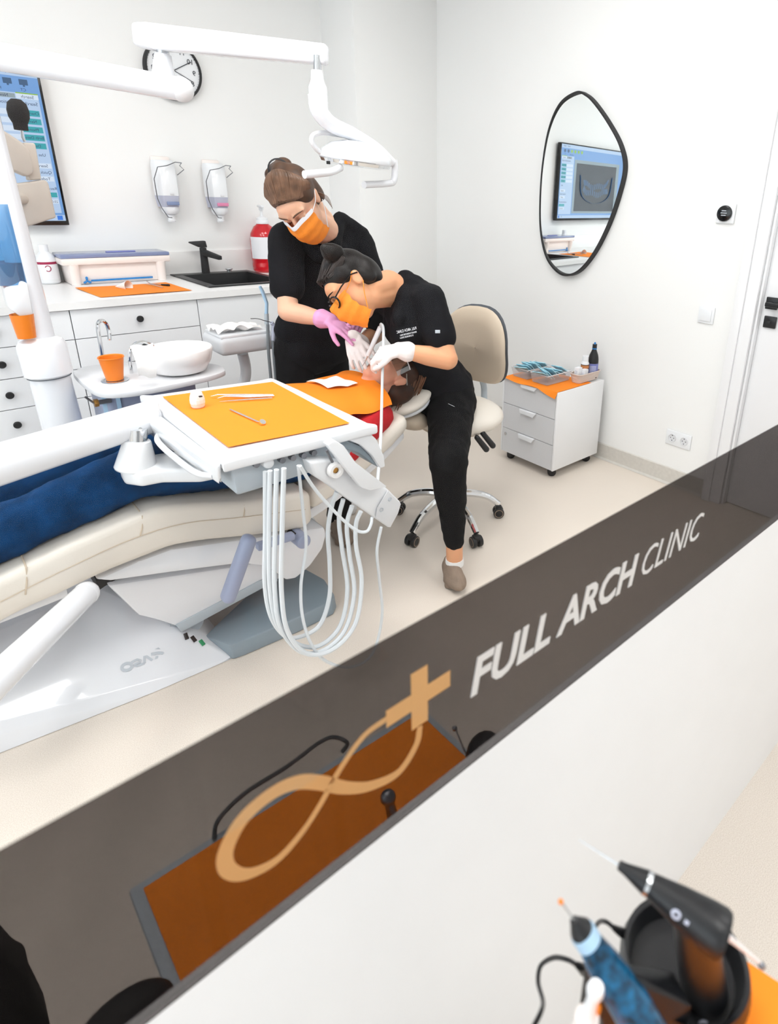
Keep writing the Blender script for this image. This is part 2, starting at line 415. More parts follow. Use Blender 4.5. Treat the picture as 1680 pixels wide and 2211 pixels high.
build('thumb_turn', MB().bb(XR+0.006, XR+0.02, hp.y-0.013, hp.y+0.003, hp.z-0.093, hp.z-0.082, 0.002), 'black_matte', k)
# front wall: white lower part, tinted band, clear pane standing in for a mirror
BZ0, BZ1 = 0.924, 1.1495
struct('wall_front', MB().bb(XL, XR, YP, YP+0.009, 0, BZ0, 0.0), 'white_lacquer')
wn = struct('mirror_stand_in', MB().bb(XL, XR, YP+0.002, YP+0.008, BZ0, CEIL-0.001), 'clear_glass', smooth=None)  # the mirror's reflected room is built as geometry behind this pane
band = build('tinted_band', MB().bb(XL, XR, YP-0.0012, YP-0.0004, BZ0, BZ1), 'tinted_film', wn, smooth=None, label='dark translucent strip with clinic logo')
# lettering on the band
a = at(1012, 1507, Y=YP-0.002); zt = at(1008, 1437, Y=YP-0.002).z; e = at(1368, 1262, Y=YP-0.002)
text('FULL ARCH', (zt-a.z)/0.69, 'clinic_letter', band, (a.x, YP-0.002, a.z), (1, 0, 0), (0, 0, 1), bold=0.0014, shear=0.2, fit=(e.x-a.x)*1.0)
a2 = at(1377, 1254, Y=YP-0.002); e2 = at(1505, 1170, Y=YP-0.002)
text('CLINIC', (zt-a.z)/0.69, 'clinic_letter', band, (a2.x, YP-0.002, a.z), (1, 0, 0), (0, 0, 1), bold=-0.0006, shear=0.28, fit=(e2.x-a2.x)*1.0)
def ribbon(px, wid):
    pts = spline([at(x, y, Y=YP-0.002) for x, y in px], 8); n = len(pts); vs = []; fs = []
    for i, p in enumerate(pts):
        t = (pts[min(i+1, n-1)]-pts[max(i-1, 0)]).normalized(); q = V((-t.z, 0, t.x)); r = wid(i/(n-1))
        vs += [p+q*r, p-q*r]
    for i in range(n-1): fs.append((2*i, 2*i+1, 2*i+3, 2*i+2))
    return MB().add(vs, fs)
build('logo_loop', ribbon([(907, 1568), (898, 1610), (860, 1668), (800, 1697), (745, 1701), (690, 1690), (640, 1690), (585, 1715), (525, 1768), (490, 1830), (488, 1870), (512, 1888), (550, 1883), (600, 1855), (650, 1800), (690, 1740), (735, 1660), (785, 1590), (836, 1551)],
      lambda t: 0.0032+0.0036*math.sin(math.pi*min(1, t*1.25))**1.0), 'gold_print', band, smooth=None)
pc = at(906, 1507, Y=YP-0.002); plus = MB()
plus.bb(pc.x-0.0095, pc.x+0.0095, YP-0.0022, YP-0.0018, pc.z-0.033, pc.z+0.033); plus.bb(pc.x-0.037, pc.x-0.0096, YP-0.0022, YP-0.0018, pc.z-0.0095, pc.z+0.0095); plus.bb(pc.x+0.0096, pc.x+0.037, YP-0.0022, YP-0.0018, pc.z-0.0095, pc.z+0.0095)
build('logo_cross', plus, 'gold_print', band, smooth=None)
# ceiling light panels, added out of view to light the room
for i, (x, y) in enumerate(PANELS):
    t = thing('unseen_ceiling_panel', (x, y, CEIL-0.03), 'added unseen square white ceiling light panel, %s' % ['over the foot of the dental chair', 'over the delivery table', 'over the rolling stool', 'just behind the clear front pane', 'before the clear front pane, left', 'before the clear front pane, right', 'nearest the left window wall'][i], 'light', 'added ceiling light panels')
    build('frame', MB().bb(x-0.31, x+0.31, y-0.31, y+0.31, CEIL-0.022, CEIL-0.002, 0.003), 'white_plastic', t)
    build('diffuser', MB().bb(x-0.29, x+0.29, y-0.29, y+0.29, CEIL-0.026, CEIL-0.021), 'panel_glow', t)
    L = bpy.data.lights.new('added_panel_light', 'AREA'); L.shape = 'SQUARE'; L.size = 0.58; L.energy = PANEL_W; L.color = (1, 0.985, 0.97)
    lo = bpy.data.objects.new('added_panel_light', L); COL.objects.link(lo); lo.parent = t; lo.location = (0, 0, -0.012)
# ---------------------------------------------------------------- right wall things
out = [at(x, y, X=XR-0.02) for x, y in ((1248, 198), (1213, 222), (1189, 275), (1175, 350), (1169, 430), (1170, 500), (1182, 555), (1205, 587), (1229, 596), (1256, 584), (1287, 545), (1318, 483), (1341, 415), (1352, 360), (1343, 313), (1318, 265), (1288, 222), (1268, 203))]
out = spline(out, 6, True)
t = thing('wall_mirror', (XR-0.02, out[0].y, min(p.z for p in out)), 'pebble-shaped mirror in a thin black frame on the right wall', 'mirror')
cen = sum(out, V((0, 0, 0)))/len(out)
def ringpts(s, x): return [V((x, cen.y+(p.y-cen.y)*s, cen.z+(p.z-cen.z)*s)) for p in out]
def loop_strip(rings):
    n = len(rings[0]); vs = [p for r in rings for p in r]; fs = []
    for i in range(len(rings)-1):
        for k in range(n): fs.append((i*n+k, i*n+(k+1) % n, (i+1)*n+(k+1) % n, (i+1)*n+k))
    return vs, fs
mb = MB(); mb.add(*loop_strip([ringpts(1.0, XR-0.002), ringpts(1.0, XR-0.038), ringpts(0.975, XR-0.038), ringpts(0.975, XR-0.002)])); build('frame', mb, 'black_matte', t)
r = [V((XR-0.019-0.055*(p.y-cen.y), p.y, p.z)) for p in ringpts(0.974, 0)]; build('mirror_glass', MB().add(r, [tuple(range(len(r)))]), 'mirror_glass', t, smooth=None)
c = at(1569, 461, X=XR)
t = thing('thermostat', (XR, c.y, c.z-0.045), 'white wall thermostat with round black dial beside the door', 'thermostat')
build('plate', MB().bb(XR-0.012, XR-0.001, c.y-0.045, c.y+0.045, c.z-0.045, c.z+0.045, 0.004), 'white_plastic', t)
dl = build('dial', MB().cyl((XR-0.012, c.y+0.002, c.z), (XR-0.026, c.y+0.002, c.z), 0.037, 0.036, 32, rnd=0.004), 'black_gloss', t)
mb = MB()
for z, wd_ in ((0.012, 0.022), (0.002, 0.03), (-0.008, 0.024)): mb.bb(XR-0.0268, XR-0.0262, c.y+0.002-wd_/2, c.y+0.002+wd_/2, c.z+z-0.002, c.z+z+0.002)
build('dial_readout', mb, 'print_grey', dl, smooth=None)
c = at(1526, 680, X=XR)
t = thing('light_switch', (XR, c.y, c.z-0.04), 'plain white light switch on the right wall by the door frame', 'switch')
build('plate', MB().bb(XR-0.009, XR-0.001, c.y-0.042, c.y+0.042, c.z-0.042, c.z+0.042, 0.003), 'white_plastic', t)
build('rocker', MB().bb(XR-0.013, XR-0.009, c.y-0.03, c.y+0.03, c.z-0.03, c.z+0.03, 0.003), 'white_plastic', t)
c1 = at(1453, 942, X=XR); c2 = at(1479, 955, X=XR); cm = (c1+c2)/2
t = thing('double_socket', (XR, cm.y, cm.z-0.042), 'white double power socket low on the right wall', 'socket')
build('plate', MB().bb(XR-0.009, XR-0.001, cm.y-0.075, cm.y+0.075, cm.z-0.042, cm.z+0.042, 0.003), 'white_plastic', t)
for s in (-1, 1):
    y = cm.y+s*0.036
    so = build('socket', MB().lathe([(0, 0.0005), (0.018, 0.0005), (0.02, 0.004), (0.023, 0.004), (0.024, 0)], (XR-0.009, y, cm.z), (-1, 0, 0), 20), 'light_grey_plastic', t)
    mb = MB()
    for q in (-0.0095, 0.0095): mb.cyl((XR-0.0094, y+q, cm.z), (XR-0.0105, y+q, cm.z), 0.0026, n=8)
    mb.bb(XR-0.011, XR-0.0095, y-0.002, y+0.002, cm.z+0.012, cm.z+0.017); mb.bb(XR-0.011, XR-0.0095, y-0.002, y+0.002, cm.z-0.017, cm.z-0.012)
    build('contacts', mb, 'print_ink', so, smooth=None)
# ---------------------------------------------------------------- back wall things
# wall display
TX0, TX1, TZ0, TZ1 = -0.55, 0.727, 1.297, 2.012
t = thing('wall_display', ((TX0+TX1)/2, YB-0.03, TZ0), 'large black-framed wall screen showing a blue dental imaging program', 'screen')
build('case', MB().bb(TX0, TX1, YB-0.06, YB-0.02, TZ0, TZ1, 0.004), 'black_gloss', t)
build('wall_bracket', MB().bb(TX0+0.4, TX1-0.4, YB-0.021, YB-0.001, TZ0+0.2, TZ1-0.2), 'black_matte', t)
sy = YB-0.0605
scr = build('screen', MB().bb(TX0+0.012, TX1-0.012, sy-0.0005, sy, TZ0+0.022, TZ1-0.012), 'scr_blue', t, smooth=None)
def pane(x0, x1, z0, z1, m, lift=1, nm='screen_panel'): return build(nm, MB().bb(x0, x1, sy-0.0006-0.0004*lift, sy-0.0006, z0, z1), m, scr, smooth=None)
R_ = TX1-0.012
pane(TX0+0.012, R_, TZ1-0.045, TZ1-0.012, 'scr_pale'); pane(TX0+0.012, R_, TZ0+0.022, TZ0+0.05, 'scr_pale')
pane(TX0+0.10, R_-0.25, TZ0+0.07, TZ1-0.14, 'scr_grey'); 
rad = pane(TX0+0.16, R_-0.29, TZ0+0.09, TZ1-0.17, 'scr_dark', 2)
def arcs():
    mb = MB(); xc = (TX0+0.16+R_-0.29)/2; zc = (TZ0+0.09+TZ1-0.17)/2
    for k in range(16):
        a = -1.2+2.4*k/15
        for s in (1, -1):
            x = xc+0.26*math.sin(a); z = zc-0.02*math.cos(a)*1.0+s*(0.035+0.01*math.cos(k))+0.05*(1-math.cos(a))
            mb.box((x, sy-0.002, z), (0.02, 0.0006, 0.055), Matrix.Rotation(a*0.35*s, 3, 'Y'), 0.0)
    return mb
build('radiograph_teeth', arcs(), 'scr_mid', scr, smooth=None)
mb = MB()
xc = (TX0+0.16+R_-0.29)/2; zc = (TZ0+0.09+TZ1-0.17)/2
mb.tube(spline([(xc-0.33, sy-0.002, zc+0.12), (xc-0.27, sy-0.002, zc-0.08), (xc, sy-0.002, zc-0.15), (xc+0.27, sy-0.002, zc-0.08), (xc+0.33, sy-0.002, zc+0.12)], 6), 0.009, 6, flat=(1, 0.05)); build('radiograph_jaw', mb, 'scr_mid', scr, smooth=None)
pane(R_-0.235, R_-0.012, TZ0+0.06, TZ1-0.115, 'scr_pale', 1)
for i, lab in enumerate(('Chart No.', 'Name', 'Phone', 'Birth Date', 'Date')):
    z = TZ1-0.2-i*0.036
    b = pane(R_-0.1, R_-0.02, z-0.013, z+0.013, 'scr_teal', 3)
    text(lab, 0.018, 'scr_ink', b, (R_-0.06, sy-0.0022, z-0.006), (-1, 0, 0), (0, 0, 1), align='CENTER', name='screen_text', depth=0.0001)
    pane(R_-0.22, R_-0.108, z-0.012, z+0.012, 'scr_white', 3)
pane(R_-0.1, R_-0.012, TZ1-0.139, TZ1-0.118, 'scr_white', 3); pane(R_-0.19, R_-0.104, TZ1-0.139, TZ1-0.12, 'scr_grey', 3); pane(R_-0.1, R_-0.012, TZ1-0.118, TZ1-0.113, 'scr_green', 3)
def st(s, x, z, sz=0.019): text(s, sz, 'scr_ink', scr, (R_-x, sy-0.0022, z), (-1, 0, 0), (0, 0, 1), name='screen_text', depth=0.0001)
st('Search', 0.03, TZ1-0.136); st('New', 0.13, TZ1-0.136); st('Search information', 0.02, TZ1-0.165, 0.02)
st('Use', 0.03, TZ1-0.39); st('Search', 0.03, TZ1-0.44); st('Quick search', 0.02, TZ1-0.47); st('Today', 0.03, TZ1-0.50); st('Recommendation', 0.012, TZ1-0.545)
pane(R_-0.11, R_-0.016, TZ1-0.58, TZ1-0.557, 'scr_teal', 3); pane(R_-0.11, R_-0.016, TZ1-0.61, TZ1-0.59, 'scr_white', 3); pane(R_-0.11, R_-0.016, TZ1-0.505, TZ1-0.482, 'scr_white', 2); pane(R_-0.11, R_-0.016, TZ1-0.445, TZ1-0.422, 'scr_white', 2)
st('23.05.2023', 0.018, TZ1-0.606, 0.016)
for k in range(6):
    x = R_-0.06-k*0.062
    mb = MB().bb(x-0.017, x+0.017, sy-0.002, sy-0.0008, TZ1-0.08, TZ1-0.056); mb.bb(x-0.004, x+0.004, sy-0.002, sy-0.0008, TZ1-0.087, TZ1-0.08)
    build('screen_icon', mb, 'scr_mid' if k < 2 else 'scr_green', scr, smooth=None)
st('Export', 0.03, TZ1-0.033, 0.018); st('Report', 0.1, TZ1-0.033, 0.018); st('CT', 0.055, TZ1-0.106, 0.017); st('Panoramic', 0.15, TZ1-0.106, 0.016)
pane(R_-0.035, R_-0.012, TZ0+0.026, TZ0+0.047, 'scr_icon', 3, 'screen_icon'); st('57', 0.06, TZ0+0.03, 0.02)
# clock (numerals reversed to draw its mirror image)
c = at(375, 152, Y=YB-0.03); CR = 0.147
t = thing('wall_clock', (c.x, YB-0.02, c.z-CR), 'round black-rimmed wall clock with white face behind the lamp arm', 'clock')
build('rim', MB().lathe([(CR-0.012, 0.0), (CR, 0.0), (CR, 0.036), (CR-0.004, 0.042), (CR-0.010, 0.042), (CR-0.013, 0.034)], (c.x, YB-0.001, c.z), (0, -1, 0), 56), 'black_matte', t)
build('face', MB().lathe([(0, 0.028), (CR-0.011, 0.028), (CR-0.011, 0)], (c.x, YB-0.001, c.z), (0, -1, 0), 56), 'white_plastic', t)
cy = YB-0.0315
for hnum in range(1, 13):
    a = math.radians(hnum*30); x = c.x-math.sin(a)*CR*0.73; z = c.z+math.cos(a)*CR*0.73
    text(str(hnum), 0.036, 'print_ink', t, (x, cy, z-0.0125), (-1, 0, 0), (0, 0, 1), align='CENTER', name='numeral')
mb = MB()
for k in range(60):
    a = math.radians(k*6); u = V((-math.sin(a), 0, math.cos(a))); mb.tube([c.xz.to_3d() if False else V((c.x, cy, c.z))+u*CR*0.885, V((c.x, cy, c.z))+u*CR*(0.91 if k % 5 else 0.915)], 0.0008 if k % 5 else 0.0015, 4)
build('minute_marks', mb, 'print_ink', t, smooth=None)
for px_, r_ in (((412, 134), 0.0022), ((418, 178), 0.0017)):
    q = at(*px_, Y=cy-0.002); q0 = V((c.x, cy-0.002, c.z)); build('clock_hand', MB().tube([q0-(q-q0)*0.12, q], r_, 6), 'print_ink', t)
build('hub', MB().cyl((c.x, cy, c.z), (c.x, cy-0.006, c.z), 0.005), 'print_ink', t)
# two soap dispensers
def dispenser(cx, cz, col, label):
    t = thing('soap_dispenser', (cx, YB-0.05, cz-0.17), label, 'dispenser', 'wall soap dispensers')
    y = YB
    build('wall_plate', MB().bb(cx-0.05, cx+0.05, y-0.018, y-0.001, cz-0.10, cz+0.17, 0.01), 'warm_white', t)
    b = MB()
    def ring(z, w, d): return [(cx-w, y-0.017, z), (cx-w, y-d*0.6, z), (cx-w*0.7, y-d*0.92, z), (cx, y-d, z), (cx+w*0.7, y-d*0.92, z), (cx+w, y-d*0.6, z), (cx+w, y-0.017, z)]
    rings = [ring(cz+0.15, 0.05, 0.09), ring(cz+0.13, 0.056, 0.115), ring(cz+0.0, 0.058, 0.12), ring(cz-0.035, 0.057, 0.12)]
    vs = [V(p) for r in rings for p in r]; fs = [(i*7+k, i*7+k+1, (i+1)*7+k+1, (i+1)*7+k) for i in range(3) for k in range(6)]+[tuple(range(7))]
    bd = build('body', MB().add(vs, fs), 'white_plastic', t, smooth=50)
    build('push_tab', MB().bb(cx-0.006, cx+0.014, y-0.1235, y-0.119, cz-0.03, cz-0.02, 0.001), 'light_grey_plastic', bd)
    rings = [ring(cz-0.035, 0.0565, 0.1195), ring(cz-0.095, 0.05, 0.112)]
    vs = [V(p) for r in rings for p in r]; win = build('level_window', MB().add(vs, [(k, k+1, 8+k, 7+k) for k in range(6)]), 'label_grey', t, smooth=50)
    build('label_strip', MB().bb(cx-0.03, cx+0.035, y-0.1245, y-0.116, cz-0.085, cz-0.066, 0.002), col, win)
    build('pump', MB().lathe([(0.0, -0.095), (0.047, -0.095), (0.046, -0.115), (0.036, -0.132), (0.02, -0.138), (0.018, -0.165), (0.022, -0.168), (0.02, -0.176), (0, -0.176)], (cx, y-0.065, cz), (0, 0, 1), 20), 'white_plastic', t)
    w = [(cx+0.062, y-0.07, cz+0.075), (cx+0.1, y-0.075, cz+0.105), (cx+0.08, y-0.075, cz+0.125), (cx+0.09, y-0.08, cz+0.14), (cx+0.04, y-0.13, cz+0.14), (cx-0.01, y-0.15, cz+0.12), (cx-0.062, y-0.155, cz+0.11), (cx-0.075, y-0.11, cz+0.05), (cx-0.07, y-0.1, cz-0.05), (cx-0.055, y-0.1, cz-0.1), (cx-0.03, y-0.11, cz-0.15), (cx-0.01, y-0.11, cz-0.152)]
    build('lever_wire', MB().tube(w, 0.0025, 6), 'dark_steel', t)
d1 = at(362, 408, Y=YB-0.07); d2 = at(470, 412, Y=YB-0.07)
dispenser(d1.x, d1.z, 'label_blue', 'white wall soap dispenser with blue label strip, nearer the screen')
dispenser(d2.x, d2.z, 'label_pink', 'white wall soap dispenser with pink label strip, nearer the red jug')
# ---------------------------------------------------------------- worktop, cabinets and what stands on them
YF, CZ, CT = 3.2, 1.010, 0.033
SX0, SX1, SY0, SY1 = 1.17, 1.66, 3.30, 3.80       # sink opening (set below from the photo)
s1 = at(450, 622, Z=CZ); s2 = at(368, 594, Z=CZ); s3 = at(515, 584, Z=CZ)
SX0, SX1, SY0, SY1 = (s1.x+s2.x)/2+0.012, s3.x+0.02, s1.y+0.012, min((s2.y+s3.y)/2-0.012, YB-0.05)
WX0, WX1 = -1.75, XC-0.002
w = MB(); w.bb(WX0, SX0, YF, YB-0.001, CZ-CT, CZ); w.bb(SX1, WX1, YF, YB-0.001, CZ-CT, CZ); w.bb(SX0, SX1, YF, SY0, CZ-CT, CZ); w.bb(SX0, SX1, SY1, YB-0.001, CZ-CT, CZ)
one('worktop', w, 'worktop_white', 'long white worktop along the back wall holding the black sink', 'worktop')
one('backsplash', MB().bb(WX0, WX1, YB-0.018, YB-0.001, CZ+0.0005, 1.142, 0.002), 'worktop_white', 'low white upstand at the back of the worktop', 'upstand')
zs = [0.975, 0.842, 0.706, 0.570, 0.434, 0.30]
XS = [-1.17, -0.6, -0.03, 0.532, 1.079]
ul = ['white drawer unit farthest left under the worktop', 'white drawer unit left of the steel pole under the worktop', 'white drawer unit behind the white lamp pole', 'white drawer unit below the orange mat and storage box']
for i in range(4):
    x0, x1 = XS[i], XS[i+1]
    t = thing('drawer_cabinet', ((x0+x1)/2, YF+0.3, 0.30), ul[i], 'cabinet', 'drawer units under the worktop')
    build('body', MB().bb(x0+0.001, x1-0.001, YF+0.035, YB-0.01, 0.30, 0.976), 'white_lacquer', t)
    for k in range(5):
        f_ = build('drawer', MB().bb(x0+0.002, x1-0.002, YF+0.014, YF+0.034, zs[k+1]+0.0018, zs[k]-0.0018, 0.0008, 1), 'white_lacquer', t)
        xk = (x0+x1)/2; zk = (zs[k]+zs[k+1])/2
        build('knob', MB().lathe([(0, 0.022), (0.012, 0.022), (0.0155, 0.018), (0.015, 0.012), (0.007, 0.009), (0.007, 0.0)], (xk, YF+0.014, zk), (0, -1, 0), 20), 'black_matte', f_)
for (x0, x1, l) in ((1.079, 1.69, 'white plain-fronted cabinet under the sink'), (1.69, 2.29, 'white plain-fronted cabinet next to the wall column')):
    t = thing('sink_cabinet', ((x0+x1)/2, YF+0.3, 0.30), l, 'cabinet', 'plain cabinets under the worktop')
    b = MB(); b.bb(x0+0.001, x0+0.018, YF+0.035, YB-0.01, 0.30, 0.976); b.bb(x1-0.018, x1-0.001, YF+0.035, YB-0.01, 0.30, 0.976); b.bb(x0+0.018, x1-0.018, YF+0.035, YB-0.01, 0.30, 0.318); b.bb(x0+0.018, x1-0.018, YB-0.02, YB-0.01, 0.318, 0.976)
    build('body', b, 'white_lacquer', t)
    build('door', MB().bb(x0+0.002, x1-0.002, YF+0.014, YF+0.034, 0.302, 0.973, 0.0008, 1), 'white_lacquer', t)
# sink
t = thing('kitchen_sink', ((SX0+SX1)/2, (SY0+SY1)/2, CZ-0.19), 'black composite sink set into the white worktop', 'sink')
g = 0.014
m = MB(); m.bb(SX0-g, SX1+g, SY0-g, SY0+0.02, CZ+0.0005, CZ+0.008, 0.003); m.bb(SX0-g, SX1+g, SY1-0.07, SY1+g, CZ+0.0005, CZ+0.008, 0.003); m.bb(SX0-g, SX0+0.03, SY0+0.02, SY1-0.07, CZ+0.0005, CZ+0.008, 0.002); m.bb(SX1-0.02, SX1+g, SY0+0.02, SY1-0.07, CZ+0.0005, CZ+0.008, 0.002)
build('rim', m, 'black_plastic', t)
bx0, bx1, by0, by1 = SX0+0.03, SX1-0.02, SY0+0.02, SY1-0.07
vs = [(bx0, by0, CZ+0.004), (bx1, by0, CZ+0.004), (bx1, by1, CZ+0.004), (bx0, by1, CZ+0.004), (bx0+0.02, by0+0.02, CZ-0.18), (bx1-0.02, by0+0.02, CZ-0.18), (bx1-0.02, by1-0.02, CZ-0.18), (bx0+0.02, by1-0.02, CZ-0.18)]
build('basin', MB().add(vs, [(0, 1, 5, 4), (1, 2, 6, 5), (2, 3, 7, 6), (3, 0, 4, 7), (4, 5, 6, 7)]), 'black_plastic', t, smooth=None)
q = at(487, 584, Z=CZ+0.01); b = MB().cyl((q.x, SY1-0.035, CZ+0.008), (q.x, SY1-0.035, CZ+0.022), 0.014); b.cyl((q.x, SY1-0.035, CZ+0.022), (q.x, SY1-0.035, CZ+0.028), 0.022, rnd=0.002); build('drain_knob', b, 'steel', t)
q = at(440, 607, Z=CZ+0.01); build('overflow_slot', MB().box((bx0+0.03, by0+0.006, CZ-0.012), (0.05, 0.012, 0.012), None, 0.003), 'dark_steel', t)
q = at(446, 589, Z=CZ+0.01); fx, fy = q.x, SY1-0.03
t = thing('sink_faucet', (fx, fy, CZ+0.008), 'matte black single-lever tap behind the sink', 'tap')
build('body', MB().cyl((fx, fy, CZ+0.008), (fx, fy, CZ+0.155), 0.023, 0.019, 20), 'black_matte', t)
build('spout', MB().hull([(fx-0.016, fy-0.01, CZ+0.112), (fx+0.016, fy-0.01, CZ+0.112), (fx-0.016, fy-0.01, CZ+0.145), (fx+0.016, fy-0.01, CZ+0.145), (fx+0.03, fy-0.145, CZ+0.095), (fx+0.055, fy-0.135, CZ+0.095), (fx+0.03, fy-0.145, CZ+0.117), (fx+0.055, fy-0.135, CZ+0.117)], 0.003), 'black_matte', t)
build('lever', MB().hull([(fx-0.02, fy+0.02, CZ+0.158), (fx+0.02, fy+0.02, CZ+0.158), (fx+0.02, fy-0.02, CZ+0.158), (fx-0.02, fy-0.02, CZ+0.158), (fx+0.016, fy+0.016, CZ+0.195), (fx-0.016, fy-0.016, CZ+0.195), (fx-0.075, fy-0.01, CZ+0.185), (fx-0.075, fy+0.02, CZ+0.185), (fx-0.075, fy+0.005, CZ+0.192), (fx+0.016, fy-0.016, CZ+0.195)], 0.003), 'black_matte', t)
# red jug with pump
q = at(563, 586, Z=CZ); jx, jy = max(q.x, SX1+0.11), min(q.y, YB-0.115)
t = thing('soap_jug', (jx, jy, CZ), 'big red liquid soap jug with white pump and label', 'bottle')
J = build('jug', MB().lathe([(0, 0), (0.07, 0), (0.082, 0.012), (0.084, 0.05), (0.082, 0.06), (0.084, 0.07), (0.084, 0.2), (0.078, 0.235), (0.055, 0.275), (0.034, 0.29), (0.03, 0.3)], (jx, jy, CZ), (0, 0, 1), 28), 'soap_red', t)
build('label', MB().lathe([(0.0852, 0.085), (0.0852, 0.215)], (jx, jy, CZ), (0, 0, 1), 20, math.radians(88), math.radians(200)), 'label_white', J)
build('cap', MB().lathe([(0.034, 0.288), (0.04, 0.292), (0.04, 0.305), (0.034, 0.31), (0.034, 0.325), (0.012, 0.335), (0, 0.335)], (jx, jy, CZ), (0, 0, 1), 24), 'white_plastic', t)
b = MB().cyl((jx, jy, CZ+0.33), (jx, jy, CZ+0.375), 0.008); b.cyl((jx, jy, CZ+0.37), (jx, jy, CZ+0.4), 0.013, 0.016); b.box((jx-0.012, jy-0.02, CZ+0.395), (0.02, 0.06, 0.014), None, 0.004)
build('pump_head', b, 'white_plastic', t)
# storage box with lid
b0 = at(150, 616, Z=CZ); b1 = at(366, 604.5, Z=CZ); bk = at(128, 603, Z=CZ)
bxA, bxB, byA = b0.x, b1.x, (b0.y+b1.y)/2; byB = min(byA+0.27, YB-0.04); BH = at(130, 572, Y=byA).z-CZ
t = thing('storage_box', ((bxA+bxB)/2, (byA+byB)/2, CZ), 'wide white box with translucent blue lid on the worktop', 'box')
def frus(x0, x1, y0, y1, z0, z1, tp, b=0.006):
    return MB().hull([(x0+tp, y0+tp, z0), (x1-tp, y0+tp, z0), (x1-tp, y1-tp, z0), (x0+tp, y1-tp, z0), (x0, y0, z1), (x1, y0, z1), (x1, y1, z1), (x0, y1, z1)], b)
bd = build('tub', frus(bxA, bxB, byA, byB, CZ+0.001, CZ+BH, 0.008), 'warm_white', t)
for x in (bxA+0.03, bxB-0.03): build('corner_post', MB().cyl((x, byA+0.008, CZ+0.002), (x, byA-0.004, CZ+BH), 0.022, 0.024, 16), 'warm_white', bd)
build('rim', MB().bb(bxA-0.022, bxB+0.022, byA-0.022, byB+0.015, CZ+BH-0.004, CZ+BH+0.03, 0.008), 'warm_white', t)
ld = build('lid', frus(bxA-0.02, bxB+0.02, byA-0.02, byB+0.013, CZ+BH+0.03, CZ+BH+0.048, 0.0, 0.004), 'blue_lid', t)
build('lid_grip', MB().bb(bxA+0.2, bxA+0.34, byA+0.04, byA+0.07, CZ+BH+0.048, CZ+BH+0.054, 0.002), 'label_violet', ld)
l0 = at(197, 606, Y=byA); l1 = at(330, 600, Y=byA)
build('blue_stripe', MB().bb(l0.x, l1.x, byA-0.003, byA+0.004, l0.z-0.004, l0.z+0.004), 'blue_ink', bd)
lx, lz = at(188, 605, Y=byA).x, l0.z; mb = MB()
for a in (90, 210, 330): mb.cap((lx, byA-0.001, lz), (lx+0.014*math.cos(math.radians(a)), byA-0.001, lz+0.016*math.sin(math.radians(a))), 0.004, 0.006, 8)
build('blue_emblem', mb, 'blue_ink', bd)
# jar behind the box, bottle at its left
q = at(382, 590, Z=CZ)
t = thing('lidded_jar', (q.x, q.y, CZ), 'squat off-white jar with lid between the box and the sink', 'jar')
build('jar', MB().lathe([(0, 0.001), (0.05, 0.001), (0.056, 0.008), (0.056, 0.055), (0, 0.055)], (q.x, q.y, CZ+0.008), (0, 0, 1), 28), 'beige_leather', t)
build('lid', MB().lathe([(0.059, 0.05), (0.059, 0.075), (0.055, 0.08), (0, 0.08)], (q.x, q.y, CZ+0.008), (0, 0, 1), 28), 'warm_white', t)
q = at(110, 612, Z=CZ)
t = thing('liquid_bottle', (q.x, q.y, CZ), 'white plastic bottle with maroon striped label beside the box', 'bottle')
bo = build('bottle', MB().lathe([(0, 0.001), (0.04, 0.001), (0.046, 0.008), (0.046, 0.12), (0.04, 0.14), (0.024, 0.155), (0.022, 0.16), (0, 0.16)], (q.x, q.y, CZ), (0, 0, 1), 26), 'white_plastic', t)
build('cap', MB().cyl((q.x, q.y, CZ+0.16), (q.x, q.y, CZ+0.195), 0.022, 0.021, 24), 'white_plastic', t)
build('label', MB().lathe([(0.0465, 0.025), (0.0465, 0.115)], (q.x, q.y, CZ), (0, 0, 1), 24), 'label_white', bo)
build('label_stripe', MB().lathe([(0.0468, 0.1), (0.0468, 0.112)], (q.x, q.y, CZ), (0, 0, 1), 24), 'label_maroon', bo)
r_ = MB(); cc = V((q.x, q.y, CZ+0.08)); dr = V((-q.x*0.75, -q.y, 0)).normalized(); uu = V((dr.y, -dr.x, 0))
r_.tube([cc+dr*0.0462+uu*0.012*math.cos(a)+V((0, 0, 0.014*math.sin(a))) for a in [k*math.pi/8 for k in range(1, 15)]], 0.002, 5); build('label_mark', r_, 'label_maroon', bo)
# orange sheet on the worktop with paper cone and probe
def sheet(name, corners, label, z=0.0015, cat='sheet', wob=0.0015, nu=18, nv=18, m='orange_paper', seed=0):
    A, B, D, E_ = [V(p) for p in corners]; rnd = random.Random(seed); ph = [rnd.random()*6 for _ in range(4)]
    def fn(u, v):
        p = (A*(1-u)+B*u)*(1-v)+(E_*(1-u)+D*u)*v
        return p+V((0, 0, z+abs(wob)*(1+math.sin(u*5+ph[0])*math.sin(v*4+ph[1]))))
    return one(name, MB().grid(fn, nu, nv, 0.0006), m, label, cat)
cs = poly_px([(162, 623), (358, 611), (415, 628), (218, 643)], Z=CZ)
cs[2].y = max(cs[2].y, YF+0.02); cs[3].y = max(cs[3].y, YF+0.02)
sheet('paper_mat', cs, 'orange paper mat on the white worktop before the storage box')
q = at(262, 620, Z=CZ+0.02); q2 = at(287, 622, Z=CZ+0.02)
ax = (q2-q).normalized(); 
one('paper_cone', MB().lathe([(0.001, 0), (0.026, 0.085), (0.0255, 0.085), (0.0005, 0.003)], (at(249, 619, Z=CZ+0.008)), ax+V((0, 0, 0.12)), 24), 'white_paper', 'white paper cone lying on the worktop mat', 'cup')
a_ = at(318, 612, Z=CZ+0.008); b_ = at(364, 616, Z=CZ+0.008)
